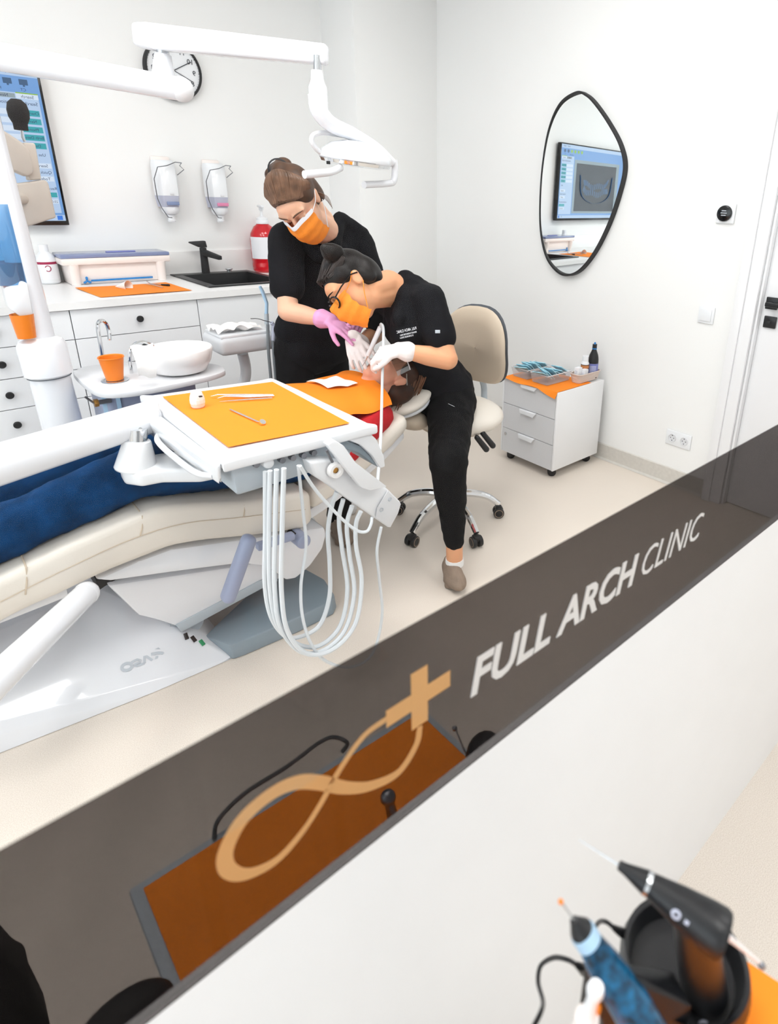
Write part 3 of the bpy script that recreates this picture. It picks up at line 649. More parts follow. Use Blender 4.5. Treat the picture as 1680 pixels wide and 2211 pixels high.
t = thing('dental_probe', (a_+b_)/2, 'steel probe with black handle end on the worktop mat', 'instrument')
build('shaft', MB().tube([a_+V((0, 0, 0.012)), a_.lerp(b_, 0.15), a_.lerp(b_, 0.7)], 0.0028, 8), 'steel', t)
build('grip', MB().cap(a_.lerp(b_, 0.68), b_, 0.004, 0.007), 'black_plastic', t)
a_ = at(312, 613, Z=CZ+0.007); b_ = at(352, 621, Z=CZ+0.007)
one('thin_tweezers', MB().tube([a_, a_.lerp(b_, 0.5)+V((0, 0, 0.004)), b_], [0.001, 0.003, 0.002], 8), 'steel', 'thin steel tweezers lying next to the black-ended probe', 'instrument')
# mug and phone further left on the worktop, seen in the mirror
mx_, my_ = 0.1, 3.6
t = thing('paper_mug', (mx_, my_, CZ), 'pale grey mug on the left of the worktop, seen in the mirror', 'mug')
build('mug', MB().lathe([(0, 0.001), (0.034, 0.001), (0.042, 0.1), (0.04, 0.1), (0.033, 0.006), (0, 0.006)], (mx_, my_, CZ), (0, 0, 1), 24), 'light_grey_plastic', t)
build('handle', MB().tube(spline([(mx_+0.038, my_, CZ+0.08), (mx_+0.065, my_, CZ+0.07), (mx_+0.062, my_, CZ+0.035), (mx_+0.036, my_, CZ+0.025)], 5), 0.005, 8), 'light_grey_plastic', t)
one('phone', MB().bb(-0.28, -0.12, 3.5, 3.58, CZ+0.001, CZ+0.01, 0.003), 'black_gloss', 'black phone lying on the left of the worktop, seen in the mirror', 'phone')
# ---------------------------------------------------------------- dental chair (its long axis runs along X)
YN1, YN2 = 1.78, 2.30
def side(px, Y0, Y1, b=0.01, seg=2): return MB().prism(poly_px(px, Y=Y0), (0, Y1-Y0, 0), b, seg)
ch = thing('dental_chair', (0.55, 2.05, 0.0), 'beige reclined dental chair with white lifting base carrying the patient', 'dental chair')
# long seat and leg cushion in stitched sections
def cushion(tp, bt, y0, y1, name, b=0.035):
    P = poly_px(tp, Y=y0)+poly_px(list(reversed(bt)), Y=y0)
    o = build(name, MB().prism(P, (0, y1-y0, 0), b, 3), 'beige_leather', ch, 60); return o
left_t = at(0, 1255, Y=YN1); left_b = at(0, 1341, Y=YN1)
secA = [(-0.62, left_t.z-0.13), (-0.2, left_t.z-0.05), (left_t.x+0.045, left_t.z+0.012)]
def cush_xz(top, bot, name, b=0.03):
    P = [V((x, YN1, z)) for x, z in top]+[V((x, YN1, z)) for x, z in reversed(bot)]
    return build(name, MB().prism(P, (0, YN2-YN1, 0), b, 3), 'beige_leather', ch, 60)
def xz(*px): return [(p.x, p.z) for p in poly_px(px, Y=YN1)]
T = xz((57, 1226), (150, 1180), (304, 1112), (345, 1098), (400, 1090), (460, 1088), (525, 1086), (600, 1077), (640, 1068), (672, 1062)); B = xz((62, 1316), (125, 1289), (228, 1239), (320, 1202), (371, 1182), (440, 1170), (535, 1161), (600, 1152), (655, 1145), (678, 1128))
cush_xz([(-0.62, 0.40), (-0.2, 0.50)]+T, [(-0.62, 0.30), (-0.2, 0.38)]+B, 'seat_cushion', 0.022)
stitch = MB()
for sec in (((0, 1300), (150, 1225), (290, 1162), (400, 1130), (520, 1117), (660, 1100)),):
    stitch.tube(spline([at(x, y, Y=YN1-0.001) for x, y in sec], 8), 0.0014, 5)
build('seam', stitch, 'tan_leather', ch)
for (p0, p1, p2) in (((57, 1226), (58, 1256), (55, 1284)), ((308, 1114), (307, 1140), (303, 1156)), ((528, 1090), (528, 1103), (526, 1117))):
    a_, b_, c_ = at(*p0, Y=YN1-0.0005), at(*p1, Y=YN1-0.0005), at(*p2, Y=YN1-0.0005)
    build('cross_seam', MB().tube([a_+V((0, 0.4, 0.004)), a_+V((0, 0.03, 0.004)), a_+V((0, 0.006, -0.004)), b_, c_], 0.0022, 6), 'tan_leather', ch)
# back cushion rising to the head
back_t = [(0.90, 0.50), (1.0, 0.545), (1.12, 0.60), (1.24, 0.655), (1.33, 0.70)]
back_b = [(0.90, 0.42), (1.0, 0.45), (1.12, 0.50), (1.26, 0.575), (1.345, 0.635)]
P = [V((x, 1.80, z)) for x, z in back_t]+[V((x, 1.80, z)) for x, z in reversed(back_b)]
build('back_cushion', MB().prism(P, (0, 0.46, 0), 0.03, 3), 'beige_leather', ch, 60)
P = [V((x-0.005, 1.84, z-0.012)) for x, z in back_b]+[V((x, 1.84, z-0.055)) for x, z in reversed(back_b)]
build('back_shell', MB().prism(P, (0, 0.38, 0), 0.012), 'white_enamel', ch)
hc = at(876, 862, Y=1.99)
build('headrest_cushion', MB().ell((hc.x, hc.y, hc.z), (0.115, 0.11, 0.035), Matrix.Rotation(-0.35, 3, 'Y'), 24, 12), 'beige_leather', ch, 60)
build('headrest_shell', MB().ell((hc.x+0.012, hc.y, hc.z-0.028), (0.1, 0.095, 0.022), Matrix.Rotation(-0.35, 3, 'Y'), 24, 12), 'white_enamel', ch, 60)
build('headrest_stem', MB().box((hc.x-0.06, hc.y, hc.z-0.06), (0.16, 0.07, 0.02), Matrix.Rotation(-0.45, 3, 'Y'), 0.006), 'dark_steel', ch)
# white shell under the seat
build('seat_shell', side([(205, 1254), (300, 1212), (371, 1186), (525, 1165), (672, 1143), (702, 1138), (706, 1155), (698, 1185), (672, 1222), (640, 1250), (618, 1254), (575, 1224), (520, 1218), (380, 1236), (240, 1256)], 1.81, 2.27, 0.012), 'white_enamel', ch)
P = [V((x, 1.83, z)) for x, z in ((-0.62, 0.30), (-0.2, 0.375), (0.0, 0.43), (0.16, 0.44), (0.16, 0.405), (0.0, 0.395), (-0.2, 0.345), (-0.62, 0.27))]
build('leg_shell', MB().prism(P, (0, 0.42, 0), 0.008), 'white_enamel', ch)
# lifting arm
lift = build('lifting_arm', side([(232, 1264), (520, 1222), (600, 1205), (655, 1196), (655, 1236), (560, 1264), (388, 1356), (340, 1340), (300, 1330)], 1.87, 2.2, 0.01), 'white_enamel', ch)
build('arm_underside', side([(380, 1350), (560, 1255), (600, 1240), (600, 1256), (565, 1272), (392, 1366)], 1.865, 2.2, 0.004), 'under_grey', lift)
build('pivot', MB().cyl(at(405, 1345, Y=1.9), at(405, 1345, Y=1.9)+V((0, 0.3, 0)), 0.055, n=28), 'under_grey', ch)
build('bellows', side([(208, 1254), (262, 1244), (226, 1266), (212, 1276)], 1.89, 2.2, 0.0), 'black_matte', ch)
# floor shell with the maker's mark
f0 = at(507, 1422, Z=0); f1 = at(0, 1612, Z=0)
fl = [(-0.95, 1.93, 0.001), (-0.4, 1.87, 0.001), (f1.x, f1.y, 0.001), (0.3, 1.775, 0.001), (f0.x, f0.y, 0.001), (f0.x+0.01, 2.4, 0.001), (-0.95, 2.4, 0.001)]
ridge = [at(210, 1268, Y=2.06), at(300, 1335, Y=1.97), at(352, 1346, Y=1.95), at(440, 1376, Y=1.88), at(497, 1392, Y=1.83), at(120, 1310, Y=2.06), at(0, 1362, Y=2.06), at(-120, 1420, Y=2.06)]
back = [V((p.x, 2.38, p.z*0.9)) for p in ridge[:4]]+[V((-0.9, 2.38, 0.16)), V((-0.9, 2.0, 0.17))]
sh = build('base_shell', MB().hull(fl+ridge+back, 0.006), 'white_enamel', ch, 30)
# plane of the near face, for the emblem and buttons
def face_pt(x, y, lift_=0.002):
    o = camo.matrix_world.translation; d = (at(x, y, Z=0)-o).normalized(); me = sh.data; off = ORG[sh.name]; best = None
    for p in me.polygons:
        n = p.normal; c0 = V(p.center)+off; dn_ = d.dot(n)
        if dn_ >= -1e-6: continue
        t_ = (c0-o).dot(n)/dn_; hit = o+d*t_
        vs = [V(me.vertices[i].co)+off for i in p.vertices]; ok = all((vs[(k+1) % len(vs)]-vs[k]).cross(hit-vs[k]).dot(n) > -1e-6 for k in range(len(vs)))
        if ok and (best is None or t_ < best[0]): best = (t_, hit+n*lift_, n.copy())
    return (best[1], best[2]) if best else (at(x, y, Y=1.83), V((0, -1, 0)))
def inlay(name, px, m, parent): 
    P = [face_pt(x, y, 0.0015)[0] for x, y in px]; build(name, MB().add(P, [tuple(range(len(P)))]), m, parent, None)
def stroke(px, w_):
    pts = [face_pt(x, y, 0.0015) for x, y in px]; vs = []; fs = []; n_ = len(pts)
    for i in range(n_):
        p, nn = pts[i]; t_ = (pts[min(i+1, n_-1)][0]-pts[max(i-1, 0)][0]).normalized(); q_ = nn.cross(t_).normalized()*w_; vs += [p+q_, p-q_]
    for i in range(n_-1): fs.append((2*i, 2*i+1, 2*i+3, 2*i+2))
    return MB().add(vs, fs)
build('emblem_letter', stroke([(274+11*math.cos(a), 1440+7.5*math.sin(a)-0.35*11*math.cos(a)*0.5) for a in [k*math.pi/8 for k in range(17)]], 0.0045), 'print_grey', sh, None)
build('emblem_letter', stroke([(284, 1430), (296, 1424), (304, 1426), (302, 1430), (292, 1434), (290, 1437), (296, 1438), (312, 1432)], 0.0035), 'print_grey', sh, None)
build('emblem_letter', stroke([(312, 1432), (312, 1417), (316, 1417), (329, 1426)], 0.0035), 'print_grey', sh, None)
build('emblem_letter', stroke([(352, 1412), (350, 1410), (340, 1410), (326, 1413)], 0.0045), 'print_grey', sh, None)
inlay('emblem_letter', [(334, 1424), (341, 1421), (342, 1416), (336, 1417)], 'print_grey', sh)
inlay('emblem_mark', [(334, 1402), (347, 1402), (342, 1398)], 'print_grey', sh)
for px_, m in (((402, 1374), 'black_plastic'), ((418, 1380), 'black_plastic'), ((436, 1388), 'green_tag')):
    p, n_ = face_pt(*px_, 0.002); build('switch' if m[0] == 'b' else 'sticker', MB().box(p, (0.022, 0.012, 0.004), n_.to_track_quat('Z', 'X').to_matrix(), 0.001), m, sh)
gp = poly_px([(440, 1374), (560, 1260), (660, 1228), (700, 1250), (722, 1283), (715, 1298), (640, 1335), (520, 1385), (497, 1393)], Z=0.055)
gl = MB().hull([V(p) for p in gp]+[V((p.x, p.y-0.012 if p.y < 2.0 else p.y, 0.001)) for p in gp], 0.006)
build('floor_plate', gl, 'grey_plastic', ch)
# blue-grey armrest
a0 = at(537, 1165, Y=1.68); a1 = at(492, 1290, Y=1.68)
u = (a1-a0).normalized(); R_m = Matrix((u, V((0, 1, 0)), u.cross(V((0, 1, 0))))).transposed()
arm = build('armrest', MB().box((a0+a1)/2, ((a1-a0).length+0.03, 0.05, 0.042), R_m, 0.018, 4), 'blue_grey_plastic', ch, 60)
build('armrest_link', MB().box(at(595, 1168, Y=1.74), (0.13, 0.03, 0.025), Matrix.Rotation(0.05, 3, 'Y'), 0.006), 'blue_grey_plastic', arm)
k0 = at(650, 1165, Y=1.75); build('armrest_knob', MB().cyl(k0-V((0, 0.025, 0)), k0+V((0, 0.05, 0)), 0.026, n=24, rnd=0.006), 'blue_grey_plastic', arm)
k0 = at(632, 1155, Y=1.78); build('lock_knob', MB().cyl(k0-V((0, 0.02, 0)), k0+V((0, 0.02, 0)), 0.014, n=16), 'black_plastic', arm)
# tail piece of the chair seen above the far legs, and its blue pad
build('far_armrest', MB().box(at(365, 940, Y=2.36), (0.14, 0.05, 0.035), None, 0.015, 3), 'blue_grey_plastic', ch, 60)
build('far_shell', MB().hull([at(0, 1086, Y=2.36), at(40, 1060, Y=2.36), at(55, 1046, Y=2.36), at(125, 1032, Y=2.36), at(0, 1065, Y=2.36), at(125, 1060, Y=2.36), at(0, 1120, Y=2.36)]+[p+V((0, -0.06, 0)) for p in poly_px([(0, 1086), (125, 1060), (0, 1120)], Y=2.36)], 0.005), 'white_enamel', ch)
# ---------------------------------------------------------------- white lamp post, its swinging arms and lamp
PY = 2.72
pb, pt_ = at(134, 905, Y=PY), at(29, 500, Y=PY); pd = (pt_-pb).normalized()
foot = pb-pd*(pb.z/pd.z); top = pb+pd*((1.86-pb.z)/pd.z)
c0, c1 = at(88, 733, Y=PY), at(106, 808, Y=PY)
lp = thing('lamp_post', foot, 'white floor-standing post carrying the long lamp arms', 'post')
build('lower_tube', MB().cyl(foot+pd*0.004, c1, 0.074, 0.066, 32), 'white_enamel', lp)
build('collar', MB().lathe([(0, -0.004), (0.07, -0.004), (0.078, 0.004), (0.078, (c0-c1).length*0.85), (0.068, (c0-c1).length), (0.045, (c0-c1).length+0.012), (0, (c0-c1).length+0.012)], c1, pd, 32), 'white_enamel', lp)
build('collar_ring', MB().cyl(c1-pd*0.006, c1-pd*0.002, 0.0715, n=32), 'joint_dark', lp)
build('upper_tube', MB().cyl(c0, top, 0.046, 0.044, 28), 'white_enamel', lp)
e0 = at(392, 193, Y=2.35)
ar = build('lower_arm', MB().cyl(top+V((0, 0, 0.02)), e0, 0.043, 0.036, 28), 'white_enamel', lp)
build('arm_cap', MB().ell(e0, 0.0385, None, 20, 12), 'white_plastic', ar)
jt = at(352, 118, Y=2.42); jb = at(352, 172, Y=2.42)
build('elbow', MB().cyl(jb-V((0, 0, 0.02)), jt, 0.042, 0.026, 20), 'white_enamel', lp)
build('elbow_pin', MB().cyl(jt, jt+V((0, 0, 0.06)), 0.02, n=16), 'steel', lp)
u0, u1 = at(292, 76, Y=2.46), at(708, 119, Y=2.02)
ud = (u1-u0).normalized(); us = ud.cross(V((0, 0, 1))).normalized(); uu = us.cross(ud)
def beam(p, hw, hh): return [p+us*hw+uu*hh, p-us*hw+uu*hh, p-us*hw-uu*hh, p+us*hw-uu*hh]
ub = build('upper_arm', MB().hull(beam(u0+ud*0.05, 0.03, 0.037)+beam(u1, 0.024, 0.03), 0.012, 3), 'white_enamel', lp)
build('end_cap', MB().hull(beam(u0, 0.026, 0.032)+beam(u0+ud*0.06, 0.032, 0.039), 0.012, 3), 'light_grey_plastic', ub)
for p_ in ((360, 86), (663, 118), (694, 126)): q = at(*p_, Y=2.0 if p_[0] > 500 else 2.34); 
st0, st1 = at(684, 136, Y=2.03), at(684, 200, Y=2.03)
build('drop_pin', MB().cyl(at(685, 120, Y=2.03), st0-V((0, 0, 0.03)), 0.013, n=16), 'steel', lp)
build('drop_stem', MB().lathe([(0, 0), (0.018, 0), (0.022, 0.03), (0.03, 0.05), (0.03, 0.12), (0, 0.12)], at(684, 152, Y=2.03), (0, 0, -1), 20), 'white_enamel', lp)
pts = spline([at(686, 205, Y=2.03), at(690, 240, Y=2.03), at(715, 268, Y=2.03), at(762, 290, Y=2.03), at(810, 318, Y=2.03), at(848, 352, Y=2.03)], 8)
build('yoke', MB().tube(pts, lambda t_: 0.033-0.017*t_, 14), 'white_enamel', lp)
lc = at(768, 345, Y=2.03)
hd = build('lamp_head', MB().lathe([(0, 0.062), (0.045, 0.06), (0.09, 0.048), (0.122, 0.022), (0.128, 0.0), (0.125, -0.006), (0, -0.006)], lc, (0.05, -0.10, 1), 40), 'white_enamel', lp, 50)
build('reflector', MB().lathe([(0.127, -0.002), (0.12, -0.016), (0.09, -0.022), (0.0, -0.024)], lc, (0.05, -0.10, 1), 40), 'chrome', hd, 50)
build('sensor', MB().box(at(709, 351, Y=1.945), (0.012, 0.006, 0.01), None, 0.001), 'black_plastic', hd)
lpn = spline([at(x, y, Y=2.06) for x, y in ((850, 353), (812, 316), (760, 297), (705, 287), (680, 290), (673, 303), (682, 320), (700, 335))], 8)
build('yoke_loop', MB().tube(lpn, 0.0085, 10), 'light_grey_plastic', lp)
build('handle', MB().tube(spline([at(735, 362, Y=1.98), at(715, 371, Y=1.95), at(690, 374, Y=1.93), at(657, 377, Y=1.92)], 6), 0.0125, 12), 'white_enamel', hd)
build('handle', MB().tube(spline([at(851, 345, Y=2.03), at(853, 365, Y=2.03), at(850, 390, Y=2.03), at(838, 396, Y=2.03), at(786, 399, Y=2.0)], 6), 0.0125, 12), 'white_enamel', hd)
SP = bpy.data.lights.new('operating_light', 'SPOT'); SP.energy = 10; SP.spot_size = math.radians(20); SP.spot_blend = 0.6; SP.shadow_soft_size = 0.05
so = bpy.data.objects.new('operating_light', SP); COL.objects.link(so); so.parent = hd; mo = at(806, 775, Y=1.98)
so.location = lc+V((0, 0, -0.04))-ORG[hd.name]; so.rotation_euler = (mo-lc).to_track_quat('-Z', 'Y').to_euler()
# ---------------------------------------------------------------- cup dispenser on the post and beige bracket device
t = thing('cup_dispenser', at(30, 640, Y=PY-0.05), 'white cup dispenser with clear blue tube on the lamp post', 'dispenser')
tb = at(2, 560, Y=PY-0.02)
build('clear_tube', MB().cyl(at(22, 612, Y=PY), at(-22, 440, Y=PY), 0.062, n=24, cap=False), 'cup_tube_blue', t)
build('cup_stack', MB().cyl(at(24, 612, Y=PY), at(12, 566, Y=PY), 0.058, 0.06, 24), 'cup_tube_red', t)
build('holder', MB().hull([at(10, 622, Y=PY-0.06), at(46, 606, Y=PY-0.06), at(60, 612, Y=PY-0.06), at(72, 680, Y=PY-0.06), at(45, 685, Y=PY-0.06), at(22, 668, Y=PY-0.06)]+[p+V((0, 0.1, 0)) for p in poly_px([(10, 622), (46, 606), (60, 612), (72, 680), (45, 685), (22, 668)], Y=PY-0.06)], 0.006), 'white_plastic', t)
build('hanging_cup', MB().lathe([(0.036, 0.0), (0.028, -0.085), (0.0, -0.085)], at(46, 678, Y=PY-0.04), (0, 0, 1), 24), 'orange_cup', t)
BY = 2.86
t = thing('sensor_bracket', at(60, 480, Y=BY), 'beige jointed device holder with a black foam tip in front of the screen', 'device')
def bpr(px, y0, y1, b): return MB().prism(poly_px(px, Y=y0), (0, y1-y0, 0), b, 3)
build('lower_block', bpr([(28, 398), (98, 388), (105, 395), (122, 470), (52, 492), (46, 470)], BY-0.03, BY+0.05, 0.008), 'beige_plastic', t)
build('upper_block', bpr([(-12, 268), (0, 276), (45, 305), (62, 320), (74, 360), (72, 375), (60, 382), (20, 365), (-12, 350)], BY-0.04, BY+0.03, 0.01), 'beige_plastic', t)
build('hinge_block', bpr([(50, 307), (76, 309), (82, 340), (90, 388), (62, 390), (56, 350)], BY-0.015, BY+0.04, 0.006), 'beige_plastic', t)
pn = build('pin', MB().tube([at(54, 306, Y=BY), at(49, 296, Y=BY), at(46, 276, Y=BY)], 0.0045, 8), 'steel', t)
build('foam_tip', MB().lathe([(0, 0), (0.021, 0), (0.022, 0.02), (0.031, 0.04), (0.033, 0.062), (0.028, 0.085), (0.015, 0.098), (0, 0.1)], at(46, 281, Y=BY), at(38, 235, Y=BY)-at(46, 281, Y=BY), 24), 'foam_black', pn)
build('mount_arm', MB().cyl(at(60, 430, Y=BY+0.01), at(8, 430, Y=PY), 0.018, n=14), 'beige_plastic', t)
# ---------------------------------------------------------------- spittoon unit
SZ = 0.80
sp = thing('spittoon_unit', at(330, 815, Z=SZ)-V((0, 0, SZ)), 'white and grey spittoon unit with round ceramic bowl behind the patient', 'dental unit')
pl = spline(poly_px([(158, 806), (185, 832), (212, 846), (255, 848), (330, 838), (440, 815), (480, 803), (485, 796), (468, 786), (400, 782), (300, 780), (200, 788), (165, 797)], Z=SZ), 4, True)
build('table_plate', MB().prism(pl, (0, 0, -0.022), 0.005), 'light_grey_plastic', sp)
bc = at(392, 803, Z=SZ)
build('bowl', MB().lathe([(0, 0.004), (0.07, 0.002), (0.098, 0.012), (0.118, 0.05), (0.128, 0.098), (0.124, 0.102), (0.119, 0.098), (0.108, 0.052), (0.085, 0.022), (0, 0.016)], bc, (0, 0, 1), 48), 'ceramic', sp, 60)
g0 = at(226, 800, Z=SZ)
build('cup_filler', MB().tube(spline([g0, at(218, 750, Y=g0.y), at(211, 705, Y=g0.y), at(217, 693, Y=g0.y), at(228, 697, Y=g0.y), at(235, 715, Y=g0.y), at(237, 734, Y=g0.y)], 8), 0.0075, 10), 'chrome', sp)
g1 = at(284, 806, Z=SZ)
build('bowl_rinser', MB().tube(spline([g1, at(280, 770, Y=g1.y), at(286, 748, Y=g1.y), at(305, 738, Y=g1.y), at(322, 742, Y=g1.y), at(331, 747, Y=g1.y)], 8), 0.0065, 10), 'chrome', sp)
cr_ = at(249, 822, Z=SZ); build('cup_ring', MB().lathe([(0.03, 0.001), (0.045, 0.001), (0.047, 0.004), (0.04, 0.006), (0.03, 0.003)], cr_, (0, 0, 1), 32), 'steel', sp)
bp = poly_px([(210, 852), (300, 842), (440, 820), (470, 806)], Z=SZ-0.022)
bx = [V((bp[0].x+0.03, bp[0].y+0.03, 0)), V((bp[2].x-0.02, bp[2].y+0.03, 0)), V((bp[2].x-0.02, bp[2].y+0.30, 0)), V((bp[0].x+0.03, bp[0].y+0.30, 0))]
build('body', MB().prism([V((p.x, p.y, 0.02)) for p in bx], (0, 0, SZ-0.045), 0.02, 3), 'blue_grey_plastic', sp)
build('side_glass', MB().prism([V((bx[0].x-0.012, bx[0].y+0.02, 0.02)), V((bx[0].x+0.045, bx[0].y-0.012, 0.02)), V((bx[0].x+0.045, bx[0].y, 0.02)), V((bx[0].x-0.002, bx[0].y+0.03, 0.02))], (0, 0, SZ-0.05), 0.002), 'suction_blue', sp)
vv = at(207, 870, Y=bx[0].y); b = MB().cyl(vv, vv+V((0.05, 0.0, 0.0)), 0.009); b.cyl(vv+V((-0.03, 0, 0.03)), vv+V((-0.005, 0, 0)), 0.004)
va = build('valve', b, 'dark_steel', sp); build('valve_nut', MB().cyl(vv+V((-0.006, 0, 0)), vv+V((0.008, 0, 0)), 0.015, n=6), 'brass', va)
t = one('orange_cup', MB().lathe([(0, 0.004), (0.029, 0.004), (0.042, 0.088), (0.045, 0.09), (0.044, 0.093), (0.040, 0.09), (0.027, 0.007), (0, 0.007)], cr_+V((0, 0, 0.002)), (0, 0, 1), 32), 'orange_cup', 'translucent orange plastic cup standing beside the white spittoon bowl', 'cup')
def napk(u_, v_):
    a = at(281, 748, Y=bc.y-0.11); b2 = at(330, 742, Y=bc.y-0.12); c_ = at(346, 808, Y=bc.y-0.16); d_ = at(318, 832, Y=bc.y-0.17)
    e_ = at(283, 795, Y=bc.y-0.14)
    p = (a*(1-u_)+b2*u_)*(1-v_)+(e_.lerp(d_, 0.45)*(1-u_)+c_.lerp(d_, 0.3)*u_)*v_
    return p+V((0, -0.02*math.sin(math.pi*v_), 0.004*math.sin(u_*7)))
one('filter_paper', MB().grid(napk, 10, 12, 0.001), 'white_paper', 'white cone-shaped paper hanging over the spittoon bowl edge', 'paper')
# ---------------------------------------------------------------- assistant's tray with suction holder
AY = 2.66
az = at(540, 770, Y=AY).z
at_ = thing('assistant_tray', at(540, 905, Y=AY)*1.0, 'small grey instrument tray on a bent stem beside the assistant', 'tray')
P = spline(poly_px([(474, 735), (480, 757), (500, 764), (590, 757), (600, 745), (595, 722), (560, 700), (500, 702), (472, 715)], Y=AY), 1, True)
zt_ = at(530, 725, Y=AY).z; zb_ = at(530, 762, Y=AY).z
x0_, x1_ = at(472, 745, Y=AY).x, at(600, 750, Y=AY).x
build('tray', MB().bb(x0_, x1_, AY-0.02, AY+0.2, zb_, zt_, 0.022, 4), 'light_grey_plastic', at_)
build('tray_rim', MB().bb(x0_+0.012, x1_-0.012, AY-0.005, AY+0.185, zt_-0.002, zt_+0.012, 0.005), 'white_plastic', at_)
build('stem', MB().tube(spline([at(524, 764, Y=AY+0.08), at(530, 790, Y=AY+0.08), at(530, 815, Y=AY+0.08), at(520, 845, Y=AY+0.08), at(515, 900, Y=AY+0.08)], 6), 0.024, 14), 'light_grey_plastic', at_)
build('holder_bar', MB().box(at(590, 715, Y=AY), (0.03, 0.12, 0.09), None, 0.01), 'light_grey_plastic', at_)
st_ = thing('suction_tip', at(575, 690, Y=AY-0.03), 'pale blue bent suction tip held in the assistant tray', 'suction tip')
build('tip', MB().tube([at(561, 618, Y=AY-0.03), at(567, 630, Y=AY-0.03), at(576, 655, Y=AY-0.03), at(575, 680, Y=AY-0.03)], [0.006, 0.008, 0.0075, 0.0075], 10), 'suction_blue', st_)
build('grip', MB().cyl(at(575, 677, Y=AY-0.03), at(576, 700, Y=AY-0.03), 0.010, n=14), 'under_grey', st_)
build('hose', MB().tube(spline([at(578, 700, Y=AY-0.04), at(580, 760, Y=AY-0.04), at(585, 820, Y=AY-0.03), at(588, 900, Y=AY)], 6), 0.0075, 8), 'hose_dark', st_)
sy_ = thing('air_syringe', at(585, 695, Y=AY-0.05), 'slim steel air syringe beside the blue suction tip', 'instrument')
build('nozzle', MB().tube(spline([at(541, 688, Y=AY-0.05), at(556, 688, Y=AY-0.05), at(570, 692, Y=AY-0.05), at(590, 697, Y=AY-0.05)], 5), 0.002, 8), 'steel', sy_)
build('handle', MB().tube([at(586, 697, Y=AY-0.05), at(592, 702, Y=AY-0.05), at(590, 735, Y=AY-0.05)], [0.009, 0.011, 0.009], 10), 'label_grey', sy_)
build('hose', MB().tube(spline([at(589, 735, Y=AY-0.05), at(592, 780, Y=AY-0.05), at(596, 830, Y=AY-0.04), at(598, 900, Y=AY)], 6), 0.0065, 8), 'hose_dark', sy_)
def crum(u_, v_):
    p = at(468+u_*100, 700+v_*16+u_*10, Y=AY+0.02); return V((p.x, AY+0.02+v_*0.12, zt_+0.015+0.022*abs(math.sin(u_*9+v_*4))*(1-abs(u_-0.4))+0.012*math.sin(v_*8+u_*3)**2))
one('crumpled_tissue', MB().grid(crum, 22, 14, 0.001), 'white_paper', 'crumpled white tissue on the assistant instrument tray', 'tissue', smooth=70)
# ---------------------------------------------------------------- instrument delivery table
DZ_ = 0.90
dt = thing('delivery_table', (0.67, 1.65, 0.80), 'white instrument delivery table over the patient with front control knobs', 'instrument table')
tp = spline([V(p) for p in ((0.475, 1.985, 0.9), (0.47, 1.5, 0.9), (0.468, 1.372, 0.9), (0.5, 1.36, 0.9), (0.86, 1.345, 0.9), (0.875, 1.37, 0.9), (0.872, 1.6, 0.9), (0.868, 1.92, 0.9), (0.82, 1.945, 0.9), (0.5, 1.99, 0.9))], 2, True)
build('top_plate', MB().prism([V((p.x, p.y, DZ_-0.003)) for p in tp], (0, 0, -0.03), 0.008, 3), 'white_plastic', dt)
bodyb = MB().hull([(0.49, 1.385, 0.866), (0.85, 1.375, 0.866), (0.85, 1.88, 0.866), (0.49, 1.92, 0.866), (0.50, 1.392, 0.782), (0.81, 1.385, 0.79), (0.80, 1.85, 0.79), (0.50, 1.88, 0.782)], 0.008)
bd_ = build('control_body', bodyb, 'under_grey', dt)
for i, (x, y) in enumerate(((548, 999), (574, 996), (604, 990), (627, 985), (650, 980), (672, 974))):
    p = at(x, y, Y=1.385)
    if i == 1: build('main_knob', MB().cyl(p+V((0, 0.02, 0)), p+V((0, -0.02, 0)), 0.014, n=20, rnd=0.004), 'white_plastic', bd_)
    else:
        k_ = build('knob', MB().cyl(p+V((0, 0.015, 0)), p+V((0, -0.018, 0)), 0.009, 0.008, 14), 'dark_steel', bd_)
fin = build('side_wing', MB().prism([V((p.x, p.y, min(p.z, 0.893))) for p in poly_px([(700, 940), (757, 915), (790, 926), (815, 950), (830, 985), (833, 1008), (822, 1012), (805, 985), (780, 962), (745, 948)], Y=1.355)], (0, 0.16, 0), 0.005), 'white_plastic', dt)
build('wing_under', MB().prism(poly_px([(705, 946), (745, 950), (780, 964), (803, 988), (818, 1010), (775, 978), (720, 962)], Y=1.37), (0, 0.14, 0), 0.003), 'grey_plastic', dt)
# left flank with grip
build('left_flank', MB().hull([(0.425, 1.93, 0.875), (0.468, 1.96, 0.885), (0.468, 1.38, 0.89), (0.455, 1.37, 0.88), (0.44, 1.9, 0.82), (0.47, 1.92, 0.82), (0.47, 1.40, 0.82), (0.458, 1.40, 0.83)], 0.008), 'white_plastic', dt)
build('left_grip', MB().tube(spline([(0.45, 1.78, 0.85), (0.43, 1.74, 0.838), (0.432, 1.60, 0.832), (0.44, 1.48, 0.832), (0.46, 1.42, 0.84)], 6), 0.008, 10), 'light_grey_plastic', dt)
sheet('paper_mat', [(0.513, 1.94, DZ_), (0.838, 1.885, DZ_), (0.826, 1.388, DZ_), (0.506, 1.428, DZ_)], 'large orange paper mat covering the instrument delivery table', z=0.0, seed=3, wob=0.0009, nu=24, nv=30)
